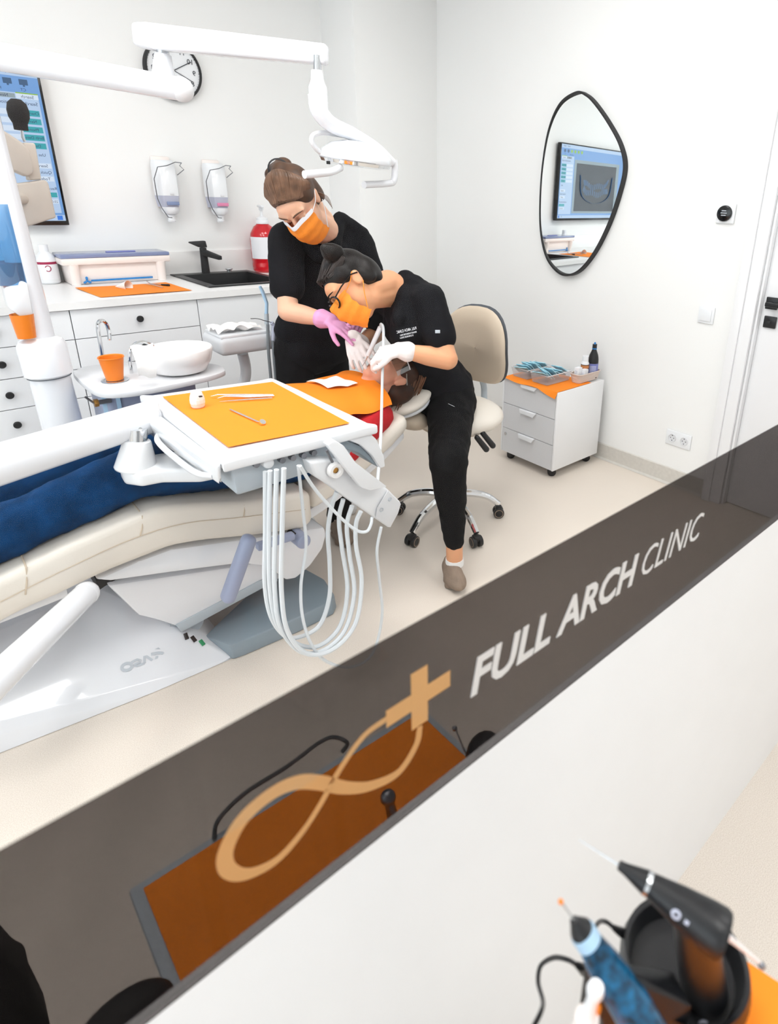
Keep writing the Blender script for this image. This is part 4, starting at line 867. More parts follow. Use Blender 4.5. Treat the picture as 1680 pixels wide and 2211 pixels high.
# big arm that carries it
g0, g1 = at(-60, 1021, Y=1.72), at(330, 899, Y=1.86)
sa = thing('support_arm', g0, 'thick white tubular arm carrying the instrument delivery table', 'arm')
build('tube', MB().cyl(g0-(g1-g0)*0.5, g1, 0.052, 0.047, 36), 'white_enamel', sa)
build('end_block', MB().hull([at(305, 868, Y=1.9), at(330, 855, Y=1.9), at(345, 860, Y=1.82), at(345, 905, Y=1.80), at(318, 930, Y=1.84), at(300, 930, Y=1.88), at(330, 915, Y=1.78)], 0.01), 'white_plastic', sa)
pp = at(296, 945, Y=1.80); build('screw', MB().cyl(at(302, 927, Y=1.8), at(302, 927, Y=1.79), 0.006), 'steel', sa)
build('steel_pin', MB().cyl(at(296, 960, Y=1.80), at(296, 925, Y=1.80), 0.026, n=20), 'chrome', sa)
build('post', MB().cyl(at(294, 1012, Y=1.80), at(296, 950, Y=1.80), 0.055, 0.036, 28, rnd=0.006), 'white_plastic', sa)
za = at(290, 1010, Y=1.78).z
x0_ = at(262, 1010, Y=1.78).x
slab = [(x0_+0.03, 1.735), (x0_+0.0, 1.78), (x0_+0.005, 1.84), (x0_+0.05, 1.87), (0.6, 1.80), (0.72, 1.74), (0.72, 1.62), (0.5, 1.66), (x0_+0.08, 1.725)]
build('lower_link', MB().prism([V((x, y, za+0.0)) for x, y in slab], (0, 0, -0.045), 0.012, 3), 'white_plastic', sa)
build('riser', MB().cyl((0.66, 1.70, za-0.02), (0.66, 1.70, 0.80), 0.035, n=20), 'white_plastic', sa)
# ---------------------------------------------------------------- things on the delivery table
q = at(428, 878, Z=DZ_+0.002)
t = thing('bur_holder', q, 'small white cylindrical bur holder on the orange mat', 'holder')
bb_ = build('barrel', MB().lathe([(0, 0), (0.017, 0), (0.019, 0.004), (0.0195, 0.03), (0.0155, 0.042), (0.0135, 0.043), (0.012, 0.036), (0, 0.036)], q, (0, 0, 1), 28), 'white_plastic', t)
build('ridge', MB().lathe([(0.0192, 0.010), (0.0205, 0.012), (0.0205, 0.024), (0.0195, 0.027)], q, (0, 0, 1), 14), 'white_plastic', bb_, None)
build('opening', MB().box(at(433, 856, Z=DZ_+0.043), (0.009, 0.009, 0.003), None, 0.001), 'black_matte', bb_)
for i, (p0, p1, l) in enumerate((((455, 857), (590, 852), 'long steel tweezers on the orange mat, farthest of three'), ((470, 861), (592, 854), 'bent steel tweezers on the orange mat, middle of three'), ((474, 867), (588, 859), 'steel scaler on the orange mat, nearest of three'))):
    a_, b_ = at(*p0, Z=DZ_+0.006), at(*p1, Z=DZ_+0.008)
    if i < 2:
        t = thing('tweezers', a_, l, 'instrument', 'tweezers on the table mat')
        sd = (b_-a_).cross(V((0, 0, 1))).normalized()
        for s in (-1, 1):
            build('blade', MB().tube([a_+V((0, 0, 0.002)), a_.lerp(b_, 0.12)+V((0, 0, 0.007))+sd*s*0.002, a_.lerp(b_, 0.55)+sd*s*0.005+V((0, 0, 0.002)), b_+sd*s*0.001], [0.0008, 0.0014, 0.0028, 0.002], 6, flat=(1, 0.6)), 'steel', t)
    else: one('scaler', MB().tube([a_, a_.lerp(b_, 0.2), a_.lerp(b_, 0.6), b_], [0.0006, 0.0016, 0.0026, 0.002], 8), 'steel', l, 'instrument')
a_, b_ = at(497, 884, Z=DZ_+0.005), at(556, 910, Z=DZ_+0.006); c_ = at(566, 912, Z=DZ_+0.008)
t = thing('mouth_mirror', a_, 'round-headed steel mouth mirror lying on the orange table mat', 'instrument')
build('handle', MB().tube([a_, a_.lerp(b_, 0.5), b_, c_.lerp(b_, 0.4)], [0.0022, 0.0028, 0.0022, 0.0012], 8), 'steel', t)
build('mirror_head', MB().cyl(c_+V((0, 0, -0.001)), c_+V((0.001, -0.003, 0.003)), 0.0085, n=20), 'mirror_glass', t)
# ---------------------------------------------------------------- instrument holder arm and hoses
ha = thing('instrument_holder', at(760, 1060, Y=1.38), 'white angled instrument holder arm hanging right of the delivery table', 'holder')
build('arm_body', MB().prism(poly_px([(668, 998), (702, 994), (740, 998), (790, 1022), (838, 1056), (868, 1086), (862, 1108), (843, 1142), (770, 1092), (712, 1050), (680, 1030)], Y=1.34), (0, 0.075, 0), 0.008, 3), 'white_plastic', ha)
build('end_plate', MB().prism(poly_px([(838, 1060), (866, 1088), (860, 1108), (843, 1139), (812, 1118), (815, 1098)], Y=1.334), (0, 0.004, 0), 0.001), 'light_grey_plastic', ha)
for p_ in ((842, 1078), (824, 1101)): q = at(*p_, Y=1.332); build('screw_cover', MB().lathe([(0.0045, 0), (0.0055, 0.001), (0.0065, 0.0)], q, (0, -1, 0), 16), 'under_grey', ha)
build('flap', MB().prism(poly_px([(708, 962), (722, 950), (744, 963), (770, 1000), (838, 1052), (800, 1060), (782, 1054), (752, 1018)], Y=1.30), (0, 0.03, 0), 0.005), 'white_plastic', ha)
q = at(722, 1014, Y=1.335); rg = build('pivot_ring', MB().lathe([(0.008, 0.008), (0.012, 0.014), (0.02, 0.014), (0.023, 0.006), (0.023, 0)], q, (0, -1, 0), 28), 'ceramic', ha)
build('pivot_core', MB().cyl(q, q+V((0, -0.006, 0)), 0.009, n=16), 'brass', rg)
for (p0, p1) in (((720, 965), (760, 1030)), ((705, 972), (718, 998)), ((740, 1005), (764, 1030))): build('linkage', MB().tube([at(*p0, Y=1.325), at(*p1, Y=1.325)], 0.004, 8), 'dark_steel', ha)
HO = [
 ([(573, 1018), (573, 1150), (572, 1260), (585, 1330), (615, 1372), (648, 1375), (690, 1350), (711, 1290), (712, 1220), (708, 1150), (716, 1095), (727, 1062)], 0.0065, 1.36, 'grey instrument hose leftmost at the table front'),
 ([(583, 1016), (581, 1150), (583, 1270), (600, 1350), (640, 1390), (690, 1394), (735, 1350), (750, 1270), (738, 1180), (732, 1120), (741, 1078)], 0.0065, 1.345, 'grey instrument hose second from left at the table front'),
 ([(597, 1014), (594, 1150), (593, 1270), (606, 1355), (650, 1407), (700, 1403), (745, 1360), (765, 1280), (755, 1200), (749, 1135), (760, 1092)], 0.0065, 1.33, 'grey instrument hose third from left at the table front'),
 ([(613, 1011), (609, 1150), (608, 1280), (622, 1365), (665, 1412), (722, 1400), (768, 1345), (781, 1255), (769, 1180), (769, 1130), (779, 1104)], 0.0065, 1.315, 'grey instrument hose fourth from left at the table front'),
 ([(644, 1005), (654, 1100), (661, 1180), (650, 1260), (653, 1330), (672, 1390), (705, 1428), (760, 1440), (805, 1410), (825, 1330), (819, 1250), (814, 1190), (823, 1138)], 0.0045, 1.33, 'thin pale hose looping lowest under the delivery table'),
 ([(648, 1006), (672, 1045), (700, 1080), (740, 1122), (772, 1146), (792, 1147), (801, 1132), (803, 1118)], 0.0045, 1.30, 'thin pale hose slung diagonally across the other hoses')]
for px_, r_, y_, l in HO:
    one('instrument_hose', MB().tube(spline([at(x, y, Y=y_+0.05*math.sin(i*0.9)*0.3) for i, (x, y) in enumerate(px_)], 10), r_, 8), 'hose_grey', l, 'hose', 'instrument hoses')
# white blurred arm at the lower left and its elbow
w0, w1 = at(-30, 1490, Y=1.40), at(186, 1282, Y=1.72)
sw = thing('chair_side_arm', at(0, 1470, Y=1.38), 'white slanting tube at the lower left before the chair base', 'arm')
build('tube', MB().cyl(w0-(w1-w0)*0.35, w1, 0.037, 0.031, 28), 'white_enamel', sw)
build('tip', MB().ell(w1, (0.0325, 0.0325, 0.0325)), 'white_enamel', sw)
# ---------------------------------------------------------------- drawer pedestal against the right wall
PX0, PX1, PY0, PY1 = 2.455, 2.875, 1.967, 2.385; PZ0, PZ1 = 0.052, at(1208, 850, X=2.455).z
t = thing('drawer_pedestal', ((PX0+PX1)/2, (PY0+PY1)/2, 0), 'white three-drawer pedestal on black castors by the right wall', 'pedestal')
b = MB(); b.bb(PX0, PX1, PY0, PY0+0.012, PZ0, PZ1, 0.004); b.bb(PX0, PX1, PY1-0.012, PY1, PZ0, PZ1, 0.004); b.bb(PX0+0.02, PX1, PY0+0.012, PY1-0.012, PZ0, PZ1-0.003)
build('body', b, 'warm_white' if False else 'white_lacquer', t)
dz = (PZ1-0.004-PZ0)/3
for k in range(3):
    z1 = PZ1-0.004-k*dz; z0 = z1-dz+0.003
    f_ = build('drawer', MB().bb(PX0+0.001, PX0+0.019, PY0+0.013, PY1-0.013, z0, z1, 0.001, 1), 'light_grey_plastic', t)
    yc = (PY0+PY1)/2
    build('handle', MB().hull([(PX0-0.012, yc-0.06, z1-0.002), (PX0-0.012, yc+0.06, z1-0.002), (PX0+0.002, yc-0.065, z1+0.001), (PX0+0.002, yc+0.065, z1+0.001), (PX0-0.016, yc-0.05, z1-0.024), (PX0-0.016, yc+0.05, z1-0.024)], 0.001), 'white_plastic', f_)
    if k == 2: build('lock', MB().cyl((PX0+0.001, PY1-0.04, z1-0.035), (PX0-0.003, PY1-0.04, z1-0.035), 0.009, n=16), 'steel', f_)
for x in (PX0+0.05, PX1-0.05):
    for y in (PY0+0.045, PY1-0.045):
        build('castor', MB().cyl((x-0.012, y-0.012, 0.025), (x+0.012, y+0.012, 0.025), 0.025, n=20, rnd=0.004).cyl((x, y, 0.03), (x, y, PZ0), 0.008), 'black_plastic', t)
ZP = PZ1+0.001
def pm(u_, v_):
    x = PX0-0.018+u_*0.318; y = PY0+0.005+v_*0.40; z = ZP+0.002+0.001*math.sin(v_*9)
    if x < PX0: z -= (PX0-x)*(0.35+1.6*max(0, 1-v_*3.2)+0.25*math.sin(v_*11))
    return V((x, y, z))
one('paper_mat', MB().grid(pm, 16, 16, 0.0006), 'orange_paper', 'orange paper mat drooping over the top of the drawer pedestal', 'sheet')
def bin_(x0, x1, y0, y1, h, label):
    t = thing('plastic_bin', ((x0+x1)/2, (y0+y1)/2, ZP+0.004), label, 'bin', 'clear bins on the pedestal')
    z = ZP+0.004; th = 0.003; m = MB(); m.bb(x0+0.01, x1-0.01, y0+0.01, y1-0.01, z, z+th)
    for (a, b_, c_, d_) in ((x0, x0, y0, y1), (x1, x1, y0, y1), (x0, x1, y0, y0), (x0, x1, y1, y1)):
        ix = 0.01 if a == b_ == x0 else (-0.01 if a == b_ else 0); iy = 0.01 if c_ == d_ == y0 else (-0.01 if c_ == d_ else 0)
        m.add([(a, c_, z+h), (b_, d_, z+h), (b_+(ix or -0.01), d_+(iy or -0.01), z), (a+(ix or 0.01), c_+(iy or 0.01), z)], [(0, 1, 2, 3)])
    build('tub', m, 'bin_clear', t, smooth=None)
    build('rim', MB().tube([(x0, y0, z+h), (x1, y0, z+h), (x1, y1, z+h), (x0, y1, z+h)], 0.0025, 6, closed=True), 'light_grey_plastic', t)
    return z
p0 = at(1131, 800, Z=ZP); p1 = at(1205, 825, Z=ZP)
zb = bin_(2.49, 2.70, 2.225, 2.355, 0.055, 'clear plastic bin of blue packets on the pedestal, farther one')
bin_(2.49, 2.70, 2.075, 2.205, 0.055, 'clear plastic bin of blue packets on the pedestal, nearer one')
rnd = random.Random(9)
where = ['farther', 'nearer']
for bi, (ya, yb_) in enumerate(((2.245, 2.335), (2.095, 2.185))):
    for k in range(7):
        x = 2.515+k*0.026; tl = rnd.uniform(0.1, 0.5); y = (ya+yb_)/2+rnd.uniform(-0.008, 0.008)
        R_m = Euler((rnd.uniform(-0.15, 0.15), 0.9-tl, rnd.uniform(-0.3, 0.3))).to_matrix()
        pk = one('instrument_pouch', MB().box((x, y, zb+0.046+rnd.uniform(0, 0.012)), (0.07, 0.082, 0.006), R_m, 0.002), 'teal_pack', 'blue sterile pouch leaning in the %s clear bin on the pedestal' % where[bi], 'pouch', 'blue pouches in the %s bin' % where[bi])
# basket with bottles
kx0, kx1, ky0, ky1 = 2.66, 2.865, 1.985, 2.065
t = thing('small_basket', ((kx0+kx1)/2, (ky0+ky1)/2, ZP+0.004), 'small beige woven plastic basket on the pedestal corner', 'basket')
def rr(x0, x1, y0, y1, r, z):
    P = []
    for (cx, cy, a0) in ((x1-r, y1-r, 0), (x0+r, y1-r, 90), (x0+r, y0+r, 180), (x1-r, y0+r, 270)):
        for k in range(5): a = math.radians(a0+k*22.5); P.append(V((cx+r*math.cos(a), cy+r*math.sin(a), z)))
    return P
z = ZP+0.004
wl = MB().add(*loop_strip([rr(kx0+0.01, kx1-0.01, ky0+0.01, ky1-0.01, 0.02, z), rr(kx0, kx1, ky0, ky1, 0.025, z+0.05), rr(kx0+0.002, kx1-0.002, ky0+0.002, ky1-0.002, 0.024, z+0.05), rr(kx0+0.012, kx1-0.012, ky0+0.012, ky1-0.012, 0.018, z+0.002)]))
fl_ = rr(kx0+0.01, kx1-0.01, ky0+0.01, ky1-0.01, 0.02, z+0.001); wl.add(fl_, [tuple(range(len(fl_)))])
build('wall', wl, 'basket_grey', t)
rb = MB()
for k in range(5): rb.tube(rr(kx0+0.0088-0.0018*k, kx1-0.0088+0.0018*k, ky0+0.0088-0.0018*k, ky1-0.0088+0.0018*k, 0.022, z+0.006+k*0.009), 0.0014, 5, closed=True)
build('weave', rb, 'basket_grey', t)
build('rim', MB().tube(rr(kx0, kx1, ky0, ky1, 0.025, z+0.05), 0.003, 6, closed=True), 'basket_grey', t)
q = V((2.825, 2.022, z+0.003))
t = thing('dark_bottle', q, 'tall black bottle with violet label and blue tip in the basket', 'bottle')
bo = build('bottle', MB().lathe([(0, 0), (0.026, 0), (0.03, 0.005), (0.03, 0.11), (0.026, 0.135), (0.012, 0.17), (0.012, 0.175)], q, (0, 0, 1), 24), 'black_plastic', t)
build('label', MB().lathe([(0.0304, 0.015), (0.0304, 0.09)], q, (0, 0, 1), 24), 'label_violet', bo)
tx = MB()
for k in range(7): tx.lathe([(0.0306, 0.025+k*0.008), (0.0306, 0.0275+k*0.008)], q, (0, 0, 1), 10, math.radians(85), math.radians(165))
build('label_print', tx, 'label_white', bo)
build('neck_ring', MB().cyl(q+V((0, 0, 0.172)), q+V((0, 0, 0.178)), 0.014, n=20), 'blue_ink', t)
build('cap', MB().cyl(q+V((0, 0, 0.178)), q+V((0, 0, 0.2)), 0.013, n=20), 'black_plastic', t)
build('tip', MB().lathe([(0.006, 0.2), (0.005, 0.21), (0, 0.213)], q, (0, 0, 1), 12), 'blue_ink', t)
q = V((2.765, 2.035, z+0.003))
t = thing('pill_bottle', q, 'white bottle with orange and black label in the basket', 'bottle')
bo = build('bottle', MB().lathe([(0, 0), (0.022, 0), (0.023, 0.004), (0.023, 0.098), (0.016, 0.11), (0, 0.11)], q, (0, 0, 1), 22), 'white_plastic', t)
build('label', MB().lathe([(0.0234, 0.06), (0.0234, 0.09)], q, (0, 0, 1), 22), 'black_matte', bo)
build('label_band', MB().lathe([(0.0237, 0.068), (0.0237, 0.086)], q, (0, 0, 1), 22), 'label_orange', bo)
build('cap', MB().cyl(q+V((0, 0, 0.11)), q+V((0, 0, 0.138)), 0.018, n=22), 'white_plastic', t)
for (x, y, h_, m_, l) in ((2.70, 2.03, 0.085, 'label_white', 'cream carton standing in the basket beside the white bottle'), (2.735, 2.012, 0.072, 'print_white', 'small white carton standing at the basket front')):
    t = thing('carton', (x, y, z+0.003), l, 'box')
    c_ = build('box', MB().bb(x-0.018, x+0.018, y-0.014, y+0.014, z+0.003, z+h_, 0.001), m_, t)
    mb = MB()
    for k in range(4): mb.bb(x-0.0186, x-0.0182, y-0.009, y+0.009-0.003*(k % 2), z+h_-0.02-k*0.007, z+h_-0.018-k*0.007)
    build('print', mb, 'label_grey', c_, smooth=None)
# ---------------------------------------------------------------- rolling stool
SCX, SCY = 1.73, 2.02
t = thing('rolling_stool', (SCX, SCY, 0), 'beige cushioned rolling stool with chrome five-star base', 'stool')
build('column', MB().cyl((SCX, SCY, 0.09), (SCX, SCY, 0.26), 0.03, n=20).cyl((SCX, SCY, 0.26), (SCX, SCY, 0.46), 0.016, n=16), 'chrome', t)
for px_ in ((1028, 1180), (1068, 1115), (890, 1178), (866, 1108), (960, 1075)):
    p = at(*px_, Z=0.0); dv = V((p.x-SCX, p.y-SCY, 0)); dv = dv.normalized()*max(0.25, min(dv.length, 0.31)); e_ = V((SCX, SCY, 0))+dv; sd = dv.normalized().cross(V((0, 0, 1)))
    lg = build('star_leg', MB().tube(spline([V((SCX, SCY, 0.13))+dv*0.08, V((SCX, SCY, 0.135))+dv*0.4, V((SCX, SCY, 0.115))+dv*0.75, e_+V((0, 0, 0.07))], 6), lambda u_: 0.022-0.008*u_, 10), 'chrome', t)
    b = MB()
    for s in (-1, 1): b.cyl(e_+sd*s*0.006+V((0, 0, 0.027)), e_+sd*s*0.026+V((0, 0, 0.027)), 0.027, n=22, rnd=0.004)
    b.box(e_+V((0, 0, 0.045)), (0.035, 0.035, 0.03), dv.to_track_quat('X', 'Z').to_matrix(), 0.008)
    ca = build('castor', b, 'black_plastic', lg)
    r2 = MB()
    for s in (-1, 1): r2.lathe([(0.018, 0.0), (0.02, 0.0015), (0.022, 0.0)], e_+sd*s*0.0262+V((0, 0, 0.027)), sd*s, 20)
    build('castor_ring', r2, 'shoe_taupe', ca)
SZT = 0.60
seat = MB().ell((SCX+0.035, SCY-0.02, 0.545), (0.215, 0.215, 0.075), None, 28, 14)
build('seat', seat, 'tan_leather' if False else 'beige_leather', t, 60)
build('seat_shell', MB().lathe([(0, 0), (0.15, 0.0), (0.19, 0.03), (0.195, 0.045)], (SCX+0.02, SCY-0.02, 0.488), (0, 0, 1), 28), 'tan_leather', t)
build('seat_lobe', MB().ell(at(885, 905, Y=2.0), (0.08, 0.09, 0.045), Matrix.Rotation(0.3, 3, 'Y'), 20, 12), 'tan_leather', t, 60)
# backrest: curved panel
bcn = at(1032, 748, X=1.93)
ax_n = V((1, 0.25, 0.12)).normalized(); bu = V((-0.25, 1, 0)).normalized(); bw = ax_n.cross(bu)
if bw.z < 0: bw = -bw
def sup(a, n=2.6): return (abs(math.cos(a))**(2/n)*(1 if math.cos(a) > 0 else -1), abs(math.sin(a))**(2/n)*(1 if math.sin(a) > 0 else -1))
def panel(hw, hh, th, off):
    m = MB(); rings = []
    for (s, d) in ((0.01, th), (0.6, th), (0.92, th*0.8), (1.0, 0.0), (0.92, -th*0.8), (0.6, -th), (0.01, -th)):
        ring = []
        for k in range(32):
            cx, sx_ = sup(2*math.pi*k/32); x_ = cx*hw*s; z_ = sx_*hh*s
            ring.append(bcn+bu*x_+bw*z_+ax_n*(off-d-0.5*x_*x_/0.35+0.1*abs(z_)))
        rings.append(ring)
    m.add(*loop_strip(rings)); return m
build('backrest', panel(0.175, 0.19, 0.025, 0.0), 'tan_leather', t, 60)
build('backrest_edge', panel(0.178, 0.193, 0.008, 0.022), 'joint_dark', t, 60)
build('back_stem', MB().tube(spline([bcn-bw*0.16+ax_n*0.02, bcn-bw*0.25+ax_n*0.04, V((SCX+0.2, SCY, 0.48)), V((SCX+0.02, SCY, 0.475))], 6), 0.016, 10, flat=(1, 1)), 'under_grey', t)
for (p0, p1) in (((1030, 945), (1050, 970)), ((1042, 935), (1064, 962))):
    a_, b_ = at(*p0, Y=1.80), at(*p1, Y=1.78); lv = build('lever', MB().tube([V((SCX+0.08, SCY-0.08, 0.49)), a_], 0.005, 8), 'dark_steel', t)
    build('lever_paddle', MB().cap(a_, b_, 0.012, 0.014), 'black_plastic', lv)
# ---------------------------------------------------------------- people
def frame(f, up):
    """head frame: x to the person's left, y forward, z up"""
    f = V(f).normalized(); up = V(up); x = f.cross(up).normalized()*-1; z = f.cross(-x).normalized()
    if z.dot(up) < 0: z = -z
    x = f.cross(z).normalized()
    return Matrix((x, f, z)).transposed()
class Head:
    def __init__(s, c, f, up, k=1.0): s.c = V(c); s.M = frame(f, up); s.k = k
    def p(s, x, y, z): return s.c+s.M @ (V((x, y, z))*s.k)
    def r(s, a): return tuple(v*s.k for v in a) if isinstance(a, tuple) else a*s.k
    def ell(s, mb, c, r, R=None): mb.ell(s.p(*c), s.r(r), s.M @ (R or Matrix.Identity(3)), 20, 14)
    def cap(s, mb, a, b, r0, r1=None): mb.cap(s.p(*a), s.p(*b), r0*s.k, (r1 if r1 is not None else r0)*s.k)
    def skin(s, mb):
        s.ell(mb, (0, -0.012, 0.030), (0.072, 0.090, 0.084)); s.ell(mb, (0, 0.022, -0.030), (0.061, 0.066, 0.078))
        s.ell(mb, (0, 0.048, -0.088), (0.030, 0.032, 0.026)); s.ell(mb, (0, 0.05, 0.035), (0.055, 0.040, 0.045))
        s.cap(mb, (0, 0.086, 0.016), (0, 0.106, -0.024), 0.008, 0.0125); s.ell(mb, (0.011, 0.094, -0.028), (0.009, 0.011, 0.008)); s.ell(mb, (-0.011, 0.094, -0.028), (0.009, 0.011, 0.008))
        for q in (-1, 1):
            s.cap(mb, (q*0.014, 0.086, 0.028), (q*0.048, 0.070, 0.030), 0.010, 0.008)        # brow
            s.ell(mb, (q*0.036, 0.060, -0.022), (0.018, 0.018, 0.018))                         # cheek
            s.ell(mb, (q*0.031, 0.074, 0.008), (0.0165, 0.0135, 0.011))                        # lid over the eye
            s.ell(mb, (q*0.072, -0.008, -0.002), (0.008, 0.018, 0.030), Matrix.Rotation(0.15, 3, 'X')); s.ell(mb, (q*0.075, -0.012, 0.012), (0.008, 0.018, 0.018))  # ear
        s.ell(mb, (0, 0.082, -0.052), (0.024, 0.012, 0.009))
    def face_lines(s, parent, brow):
        for q in (-1, 1):
            build('eyebrow', MB().tube(spline([s.p(q*0.012, 0.0975, 0.030), s.p(q*0.030, 0.0945, 0.037), s.p(q*0.052, 0.078, 0.032)], 5), [0.0022*s.k*v for v in (0.8, 1, 1.2, 1.3, 1.3, 1.3, 1.2, 1.1, 1.0, 0.7, 0.4)], 6), brow, parent)
            build('eyelash', MB().tube(spline([s.p(q*0.016, 0.0855, 0.004), s.p(q*0.031, 0.0885, -0.0015), s.p(q*0.047, 0.0785, 0.003)], 5), 0.0012*s.k, 5), 'hair_black', parent)
    def mask(s, parent, name='face_mask', m='orange_mask', edge_m='print_white', loop_m='print_white'):
        def fn(u_, v_):
            a = (u_-0.5)*2.1; z = 0.0-0.112*v_
            bul = math.sin(math.pi*min(1, v_*0.9+0.08))
            w = 0.077-0.006*abs(v_-0.4); dpt = 0.083+0.032*bul
            nose = 0.026*math.exp(-(a/0.28)**2)*max(0, 1-v_*1.6)
            pl_ = 0.0022*math.sin(v_*math.pi*7)
            zz = z+0.012*math.cos(a*1.2)*(1-v_)-0.016*v_*math.cos(a)+0.02*v_*abs(a)*0.6
            return s.p(math.sin(a)*w*(1.0 if abs(a) < 1 else 1.0), 0.004+math.cos(a)*(dpt)+nose+pl_, zz)
        o = build(name, MB().grid(fn, 22, 20, 0.0012), m, parent, 70)
        def edge(u_, v_): return s.c+(fn(u_, v_*0.10-0.005)-s.c)*1.006
        build('mask_top_edge', MB().grid(edge, 22, 2, 0.001), edge_m, o, 70)
        for q, u_ in ((1, 1.0), (-1, 0.0)):
            for vv_, ez in ((0.06, 0.022), (0.9, -0.026)):
                build('ear_loop', MB().tube(spline([fn(u_, vv_), s.p(q*0.078, 0.020, (fn(u_, vv_)-s.c).dot(s.M.col[2])/s.k*0.5+ez*0.3), s.p(q*0.082, -0.012, ez)], 5), 0.0016, 6), loop_m, o)
        return o
def hand_mb(w, f, n, side, curls, spread=0.05, thumb=(0.55, 0.75, 0.25), k=1.0, cuff=None, tc=25):
    """glove: palm, four unequal curled fingers and a thumb leaving the side of the palm"""
    w = V(w); f = V(f).normalized(); n = V(n); n = (n-f*n.dot(f)).normalized(); s_ = f.cross(n).normalized()*side
    mb = MB(); L = [0.074, 0.082, 0.076, 0.060]
    for i in range(4):
        o = (0.030-0.0205*i)*k; base = w+f*(0.088-0.006*abs(i-1))*k+s_*o
        mb.cap(w+f*0.01*k+s_*o*0.75, base, 0.0135*k, 0.0115*k)
        d = (f+s_*spread*(1.5-i)).normalized(); p = base; c = curls[i]
        ax = d.cross(n).normalized()
        for j, (fr_, r0, r1) in enumerate(((0.44, 0.0098, 0.0090), (0.31, 0.0090, 0.0082), (0.25, 0.0082, 0.0068))):
            d = Matrix.Rotation(math.radians(c*(0.8 if j == 0 else 1.0)), 3, ax) @ d
            q = p+d*L[i]*fr_*k; mb.cap(p, q, r0*k, r1*k, 10); p = q
    tb = w+f*0.028*k+s_*0.024*k; d = (f*thumb[0]+s_*thumb[1]+n*thumb[2]).normalized(); ax = d.cross((f-s_*0.6+n*0.4).normalized()).normalized()
    mb.cap(w+f*0.012*k+s_*0.012*k, tb, 0.014*k, 0.0135*k)
    for j, (l, r0, r1) in enumerate(((0.036, 0.0125, 0.0105), (0.030, 0.0105, 0.0095), (0.024, 0.0095, 0.0078))):
        q = tb+d*l*k; mb.cap(tb, q, r0*k, r1*k, 10); tb = q; d = Matrix.Rotation(math.radians(tc), 3, ax) @ d
    mb.ell(w+f*0.045*k, (0.036*k, 0.036*k, 0.018*k), Matrix((f, s_, n)).transposed())
    if cuff: mb.cap(w, V(cuff), 0.031*k, 0.040*k)
    return mb
def shoe(t, heel, toe, name='shoe', m='shoe_taupe', w_=0.045):
    heel, toe = V(heel), V(toe); f = (toe-heel); f.z = 0; f.normalize(); s_ = f.cross(V((0, 0, 1))); L = (toe-heel).length
    mb = MB()
    def e(a, b, c, r): mb.ell(heel+f*a*L+s_*b+V((0, 0, c)), r, Matrix((f, s_, V((0, 0, 1)))).transposed(), 16, 10)
    e(0.16, 0, 0.05, (0.05, 0.034, 0.05)); e(0.14, 0, 0.082, (0.042, 0.030, 0.032)); e(0.45, 0, 0.052, (0.09, 0.037, 0.045)); e(0.72, 0, 0.038, (0.08, w_*0.95, 0.034)); e(0.9, 0, 0.03, (0.045, w_*0.82, 0.027)); e(0.3, 0, 0.075, (0.06, 0.033, 0.035))
    o = blob(name, mb, m, t, 0.006, 3)
    sb = [heel+f*a*L+s_*q*b for a, b, q in ((0.0, 0.02, 1), (0.2, 0.036, 1), (0.5, 0.036, 1), (0.75, w_, 1), (0.95, w_*0.7, 1), (1.04, 0.012, 1), (1.04, 0.012, -1), (0.95, w_*0.7, -1), (0.75, w_, -1), (0.5, 0.036, -1), (0.2, 0.036, -1), (0.0, 0.02, -1))]
    build('sole', MB().prism([V((p.x, p.y, heel.z+0.003)) for p in sb], (0, 0, 0.026), 0.006), 'tan_leather' if m == 'x' else m, o)
    lc_ = MB()
    for k_ in range(6):
        a = 0.40+k_*0.075; z_ = 0.112-0.010*k_
        lc_.tube(spline([heel+f*a*L+s_*0.024+V((0, 0, z_-0.014)), heel+f*(a+0.01)*L+V((0, 0, z_)), heel+f*(a+0.03)*L-s_*0.024+V((0, 0, z_-0.014))], 4), 0.0022, 6)
    build('laces', lc_, 'basket_grey', o)
    return o
# ---------- patient, lying on the chair -------------------------------------------------
PCY = 2.03
pt = thing('person', (0.8, PCY, 0.55), 'patient lying back in jeans and red top under an orange bib', 'person')
ph = Head(at(842, 808, Y=2.0), (-0.28, -0.10, 0.95), (0.95, -0.05, 0.25), 1.0)
def pp(x, y, z): return V((x, y, z))
hipN, hipF = pp(0.90, PCY-0.11, 0.60), pp(0.90, PCY+0.10, 0.60)
kneeN, kneeF = pp(0.40, PCY-0.145, 0.705), pp(0.37, PCY+0.10, 0.725)
ankN, ankF = pp(-0.06, PCY-0.145, 0.60), pp(-0.08, PCY+0.11, 0.61)
shN, shF = pp(1.24, PCY-0.16, 0.69), pp(1.24, PCY+0.16, 0.69)
sk = MB(); ph.skin(sk); sk.cap(ph.p(0, -0.03, -0.05), pp(1.27, PCY, 0.70), 0.055, 0.06); sk.cap(ph.p(0, 0.02, -0.09), pp(1.25, PCY, 0.71), 0.035, 0.045)
sk.cap(pp(1.27, PCY, 0.69), pp(1.0, PCY, 0.63), 0.07, 0.08); sk.cap(shN, shF, 0.05, 0.05)
hnN = pp(0.86, PCY-0.19, 0.62)
sk.cap(shN, pp(1.02, PCY-0.25, 0.62), 0.042, 0.036); sk.cap(pp(1.02, PCY-0.25, 0.62), hnN, 0.034, 0.026)
sk.cap(shF, pp(1.02, PCY+0.25, 0.62), 0.042, 0.036); sk.cap(pp(1.02, PCY+0.25, 0.62), pp(0.86, PCY+0.18, 0.63), 0.034, 0.026)
blob('body', sk, 'skin_pink', pt, 0.005, 6)
ph.face_lines(pt, 'brow')
